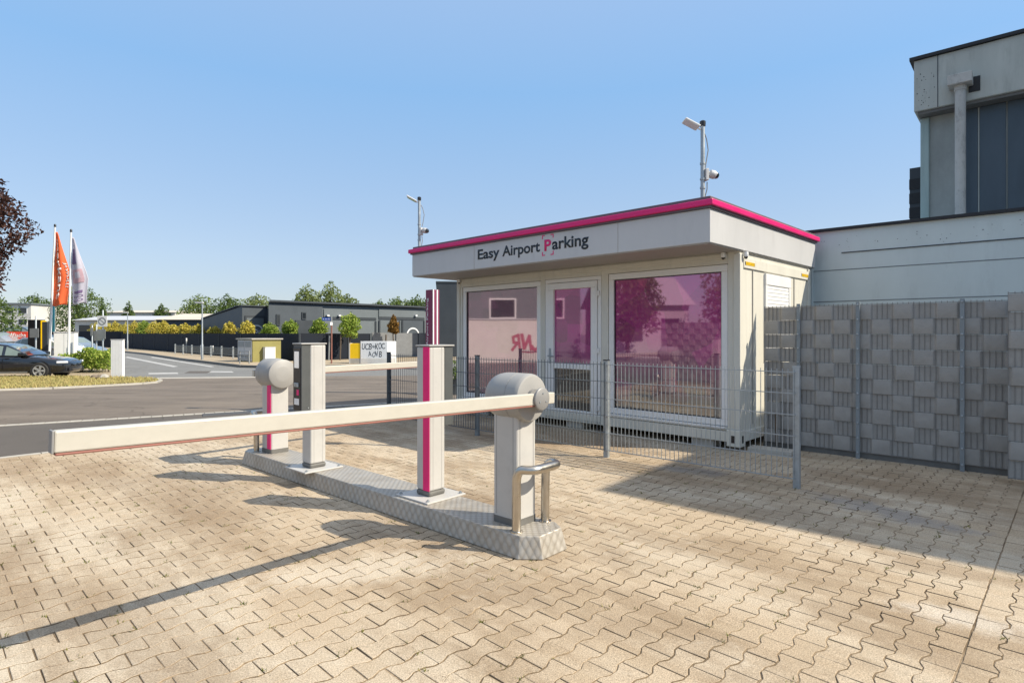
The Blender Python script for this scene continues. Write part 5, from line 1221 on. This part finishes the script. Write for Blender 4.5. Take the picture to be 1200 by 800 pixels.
# flags
def flag(label, px_base, px_top, py_top, Y, h_px, w_px, mt, side_in, wr_):
    x, y, z = XG(px_base, Y); xt = (px_top - 600) / F * Y; ht = CH + (HZ - py_top) / F * Y - z
    t = thing('flagpole', label, 'flag', (x, y, z), 0, 'flagpoles by the street')
    mb = MB(); mb.tube([(0, 0, 0), ((xt - x) * .5, 0, ht * .5), (xt - x, 0, ht)], [.06, .05, .035], 10); mb.build('pole', 'white', t, smooth=True)
    mb = MB(); mb.lathe([(.05, 0), (.05, .10), (.03, .14)], 'z', (xt - x, 0, ht), 10); mb.build('pole_cap', 'black', t, smooth=True)
    Hf = h_px / F * Y; Wf = w_px / F * Y; top = ht - .25; sl = (xt - x) / ht
    def warp(u, v, o=0):       # u across 0..1, v down 0..1
        wv = Wf * (.10 + .90 * min(1, v / .62) ** .9) * (1 - .10 * max(0, v - .62) / .38)
        fold = .06 * math.sin(u * 7 + v * 1.5) * (.3 + .7 * v) + .03 * math.sin(v * 9 + u * 3)
        return (sl * (top - v * Hf) + .05 + u * wv - side_in * max(0, v - .6), fold - .01 - o, top - v * Hf - (.05 * math.sin(u * 6) * v))
    nu, nv = 28, 48; mb = MB(); vs = [warp(i / nu, j / nv) for j in range(nv + 1) for i in range(nu + 1)]
    mb.add(vs, [(j * (nu + 1) + i, j * (nu + 1) + i + 1, (j + 1) * (nu + 1) + i + 1, (j + 1) * (nu + 1) + i) for j in range(nv) for i in range(nu)])
    cl = mb.build('flag_cloth', mt, t, smooth=True); so_ = cl.modifiers.new('thickness', 'SOLIDIFY'); so_.thickness = .008; so_.offset = 0
    def put(o):
        for vtx in o.data.vertices: vtx.co = warp(vtx.co.x, vtx.co.y, .022 + max(0, vtx.co.z))
        o.data.update()
    for (s_, mt_, u0, u1, v0, v1, nm) in wr_:
        if s_ is None:
            mb = MB(); n = 8; vs = [(u0 + (u1 - u0) * i / n, v0 + (v1 - v0) * j / n, 0) for j in range(n + 1) for i in range(n + 1)]
            mb.add(vs, [(j * (n + 1) + i, j * (n + 1) + i + 1, (j + 1) * (n + 1) + i + 1, (j + 1) * (n + 1) + i) for j in range(n) for i in range(n)]); o = mb.build(nm, mt_, cl)
            o.modifiers.new('thickness', 'SOLIDIFY').thickness = .004
        elif nm == 'upright':
            o = text(s_, mt_, cl, 'lettering', u1 - u0, v1 - v0, Matrix(((1, 0, 0, u0), (0, -1, 0, v1), (0, 0, 1, 0), (0, 0, 0, 1))), .01)
        else:               # reads downward: glyph x runs down the flag, glyph y runs to the right
            o = text(s_, mt_, cl, 'lettering', v1 - v0, u1 - u0, Matrix(((0, 1, 0, u0), (1, 0, 0, v0), (0, 0, 1, 0), (0, 0, 0, 1))), .015)
        put(o)
flag('orange flag with white vertical lettering on a leaning white pole', 57, 64.5, 266, 28.5, 86, 19.5, 'orange', .12,
     [('markant', 'white', .26, .58, .10, .90, 'down'), ('JAWOLL!', 'white', .72, .94, .42, .76, 'down')])
flag('white and pinkish printed flag right of the orange flag', 80, 83.3, 272, 28.0, 78, 19, 'flagwhite', -.12,
     [(None, 'pinkprint', .12, .80, .48, .68, 'print'), (None, 'purple', .1, .55, .18, .40, 'print'), (None, 'flagwhite', .25, .62, .52, .61, 'print'), (None, 'purple', .15, .75, .80, .84, 'print'),
      ('DO', 'purple', .15, .80, .865, .905, 'upright'), ('DO', 'purple', .15, .80, .925, .965, 'upright')])
# teal banner on its own pole, black pylon, white cabinet, signs, banner
def pole_thing(name, label, cat, px, Y, h, r=.035, m='galv'):
    x, y, z = XG(px, Y); t = thing(name, label, cat, (x, y, z)); mb = MB(); mb.lathe([(r, 0), (r, h), (r * .6, h + .02)], 'z', n=10); mb.build('pole', m, t, smooth=True); return t
Y = 31; t = pole_thing('banner_pole', 'narrow teal banner on a pole behind the orange flag', 'banner', 63.6, Y, 3.6)
mb = MB(); mb.box(-.13, .06, -.05, -.037, 1.9, 3.55); mb.build('banner', 'teal', t, .004)
x, y, z = XG(32.5, 30.2); Y = 30.2; h = CH + 16.5 / F * Y - z
t = thing('sign_pylon', 'black sign pylon with a yellow edge stripe', 'sign pylon', (x, y, z), R(6))
mb = MB(); mb.box(0, .62, 0, .35, 0, h); mb.build('panel', 'black', t, .01)
mb = MB(); mb.box(.621, .665, -.01, .36, 0, h - .05); mb.build('edge_stripe', 'yellow', t)
mb = MB(); mb.box(.666, .92, .02, .33, 0, h - .1); mb.build('panel', 'slatedark', t, .01)
x, y, z = XG(63, 29); h = CH + (HZ - 389) / F * 29 - z
t = thing('white_cabinet', 'white boxy cabinet standing behind the green hedge', 'cabinet', (x, y, z), R(18))
mb = MB(); mb.box(0, .86, 0, .5, 0, h - .04); mb.build('body', 'white', t, .01)
mb = MB(); mb.box(-.02, .88, -.02, .52, h - .039, h); mb.build('lid', 'fascia', t, .005)
mb = MB(); mb.box(.42, .43, -.004, .0, .1, h - .1); mb.build('door_gap', 'signgrey', t)
x, y, z = XG(65, 29.9); t = thing('crate_stack', 'pale lattice crate stack above the white cabinet', 'crate stack', (x, y, z + .9))
mb = MB()
for k in range(6): mb.box(.0, .55, 0, .4, k * .16, k * .16 + .10)
for xx in (0, .25, .5): mb.box(xx, xx + .05, -.01, .41, 0, 1.0)
mb.build('slats', 'offwhite', t)
mb = MB(); mb.box(-.03, .58, -.03, .43, -.9, -.01); mb.build('base', 'offwhite', t)
for (px, Y, h, plates, lab) in (
    (42, 27.5, 2.62, ((-.25, .17, 1.62, 2.05, 'signgrey', None),), 'thin sign pole with grey sign backs left of the orange flag'),
    (108, 28.5, 2.2, ((-.05, .08, 1.7, 2.1, 'signgrey', None),), 'left grey pole of the double sign stand right of the hedge'),
    (113.2, 29.5, 2.25, ((-.10, .42, 1.45, 1.95, 'signgrey', None),), 'middle grey pole carrying a grey sign back right of the hedge'),
    (120.6, 28.8, 2.95, ((-.24, .24, 2.15, 2.68, 'white', 'ring'), (-.26, .16, 1.55, 2.02, 'signgrey', None)), 'tall sign pole with white no stopping style plate and circle')):
    t = pole_thing('sign_pole', lab, 'traffic sign', px, Y, h)
    for (a, b, c, d, m_, e_) in plates:
        mb = MB(); mb.box(a, b, -.055, -.037, c, d); pl = mb.build('sign_plate', m_, t, .004)
        if e_:
            mb = MB(); zc = (c + d) / 2; n = 24; mb.rings([[(r_ * math.cos(2 * math.pi * k / n), yy, zc + r_ * math.sin(2 * math.pi * k / n)) for k in range(n)] for (r_, yy) in ((.14, -.056), (.14, -.060), (.19, -.060), (.19, -.056))], cap=False); mb.build('ring_symbol', 'signgrey', pl)
            mb = MB(); mb.box(-.15, .15, -.0595, -.0565, -.018, .018, Mx(0, 0, zc) @ Matrix.Rotation(R(40), 4, 'Y')); mb.build('bar_symbol', 'signgrey', pl)
x, y, z = XG(7.5, 33); t = thing('advertising_banner', 'orange red banner with white lettering on a low frame at the left', 'banner', (x, y, CH - .30), R(0))
mb = MB(); mb.box(0, 1.2, 0, .03, 0, .42); bn = mb.build('banner', 'orangebanner', t, .004)
text('Wäsche', 'white', bn, 'lettering', .95, .24, Mx(.14, -.003, .10) @ RX, .015)
for xx in (.06, 1.14):
    mb = MB(); mb.lathe([(.03, z - CH + .3), (.03, .44)], 'z', (xx, .05, 0), 8); mb.build('post', 'galv', t)
x, y, z = XG(27, 28.6); t = thing('bollard_lamp', 'small orange capped black bollard behind the black car roof', 'bollard', (x, y, z))
mb = MB(); mb.lathe([(.12, 0), (.12, .75), (.14, .78)], 'z', n=14); mb.build('post', 'black', t, smooth=True)
mb = MB(); mb.lathe([(.14, .781), (.15, .9), (.10, .98), (.02, 1.0)], 'z', n=14); mb.build('cap', 'yellow', t, smooth=True)
x, y, z = XG(36, 30); sheet('side_lane', pxq((-60, 432), (52, 431), (130, 430), (140, 437), (120, 441), (-60, 441)), -.026, 'walk')
# copper tree at the left edge and green tree below it
tree('tall copper leaved tree reaching in from the left edge', -25.75, 25.0, 11.2, 3.35, 'leafred', n=70000, leaf=.10, crown0=.24, seed=11, lobes=34, name='copper_tree')
tree('green tree low at the left edge beneath the copper tree', -31.6, 34.5, 4.6, 1.9, 'leafdark', n=6500, leaf=.085, crown0=.1, seed=12, name='green_tree')

# ------------------------------------------------------------------ opposite side of the yard, left of the frame: what the windows mirror
t = thing('white_yard_wall', 'white rendered yard wall with red graffiti left of the lot', 'wall', (-19.5, 3.0, 0), R(90))
mb = MB(); mb.box(4.4, 10.2, 0, .25, -.3, 2.15); mb.build('wall', 'offwhite', t)
mb = MB(); mb.box(4.35, 10.25, -.04, .29, 2.152, 2.22); mb.build('coping', 'fascia', t)
mb = MB()
for path, wd in ((((0, .62), (.12, .12), (.34, .02), (.46, .20)), .15), (((.52, .05), (.62, .72), (.86, .10), (.98, .78)), .16), (((1.08, .08), (1.16, .76), (1.42, .66), (1.40, .40), (1.2, .38), (1.48, .02)), .14), (((-.1, -.02), (.5, -.10), (1.1, -.06)), .07)):
    for (xa, za), (xb_, zb_) in zip(path, path[1:]):
        d_ = Vector((xb_ - xa, zb_ - za)).normalized(); nn_ = Vector((-d_.y, d_.x)) * wd / 2; e_ = d_ * wd * .4
        q = [Vector((5.05 + xa, .62 + za)) - e_ + nn_, Vector((5.05 + xa, .62 + za)) - e_ - nn_, Vector((5.05 + xb_, .62 + zb_)) + e_ - nn_, Vector((5.05 + xb_, .62 + zb_)) + e_ + nn_]
        yo_ = random.uniform(.004, .009)
        mb.add([(v.x, -yo_, v.y) for v in q] + [(v.x, -.001, v.y) for v in q], [(0, 1, 2, 3), (7, 6, 5, 4), (0, 4, 5, 1), (1, 5, 6, 2), (2, 6, 7, 3), (3, 7, 4, 0)])
mb.build('graffiti', 'graffred', t)
t = thing('rear_building', 'grey rear building with two rows of windows behind the white yard wall', 'building', (-27, 5, 0), R(90))
mb = MB(); mb.box(0, 16, 0, 8, -.3, 4.6); mb.build('wall', 'slatelight', t)
mb = MB(); mb.box(-.2, 16.2, -.2, 8.2, 4.6, 4.8); mb.build('roof', 'slatedark', t)
for k in range(5):
    mb = MB(); mb.box(1 + k * 3.1, 2.7 + k * 3.1, -.05, -.002, 2.4, 3.7); w_ = mb.build('window', 'white', t)
    mb = MB(); mb.box(1.1 + k * 3.1, 2.6 + k * 3.1, -.06, -.051, 2.5, 3.6); mb.build('pane', 'glassdark', w_)
t = thing('gabled_house', 'white gabled house with dormer standing left of the lot', 'house', (-26, -1.6, 0), R(84))
mb = MB(); mb.box(0, 5, 0, 6, -.3, 3.2); mb.build('wall', 'fascia', t)
mb = MB(); mb.add([(-.3, -.4, 3.2), (5.3, -.4, 3.2), (5.3, 3, 5.2), (-.3, 3, 5.2), (-.3, 6.4, 3.2), (5.3, 6.4, 3.2)], [(0, 1, 2, 3), (3, 2, 5, 4), (0, 3, 4), (1, 5, 2), (0, 4, 5, 1)]); rf = mb.build('roof', 'fascia', t)
mb = MB(); mb.box(2.1, 2.6, 1.6, 2.1, 4.2, 5.7); mb.build('chimney', 'terracotta', rf)
for xx in (.6, 3.0):
    mb = MB(); mb.box(xx, xx + 1.2, -.04, -.002, 1.0, 2.4); mb.build('window', 'glassdark', t)
for k, (x, y, h, r, lab) in enumerate(((-22, -2.9, 5.8, 2.3, 'dense tree left of the gabled house in the yard opposite the container'), (-22, 3.1, 5.6, 1.75, 'dense tree right of the gabled house in the yard opposite the container'), (-30, 14.5, 7, 2.4, 'dark tree behind the white yard wall end'))):
    tree(lab, x, y, h, r, 'leafdark', n=4200, leaf=.13, crown0=.2, seed=90 + k, z0=0)
woven('woven_fence', 'grey woven strip privacy fence on the far left of the driveway', (-8.6, 5.0), FR + .05, 4.0, 1.79, (.1, 1.1, 2.1, 3.1, 3.95))
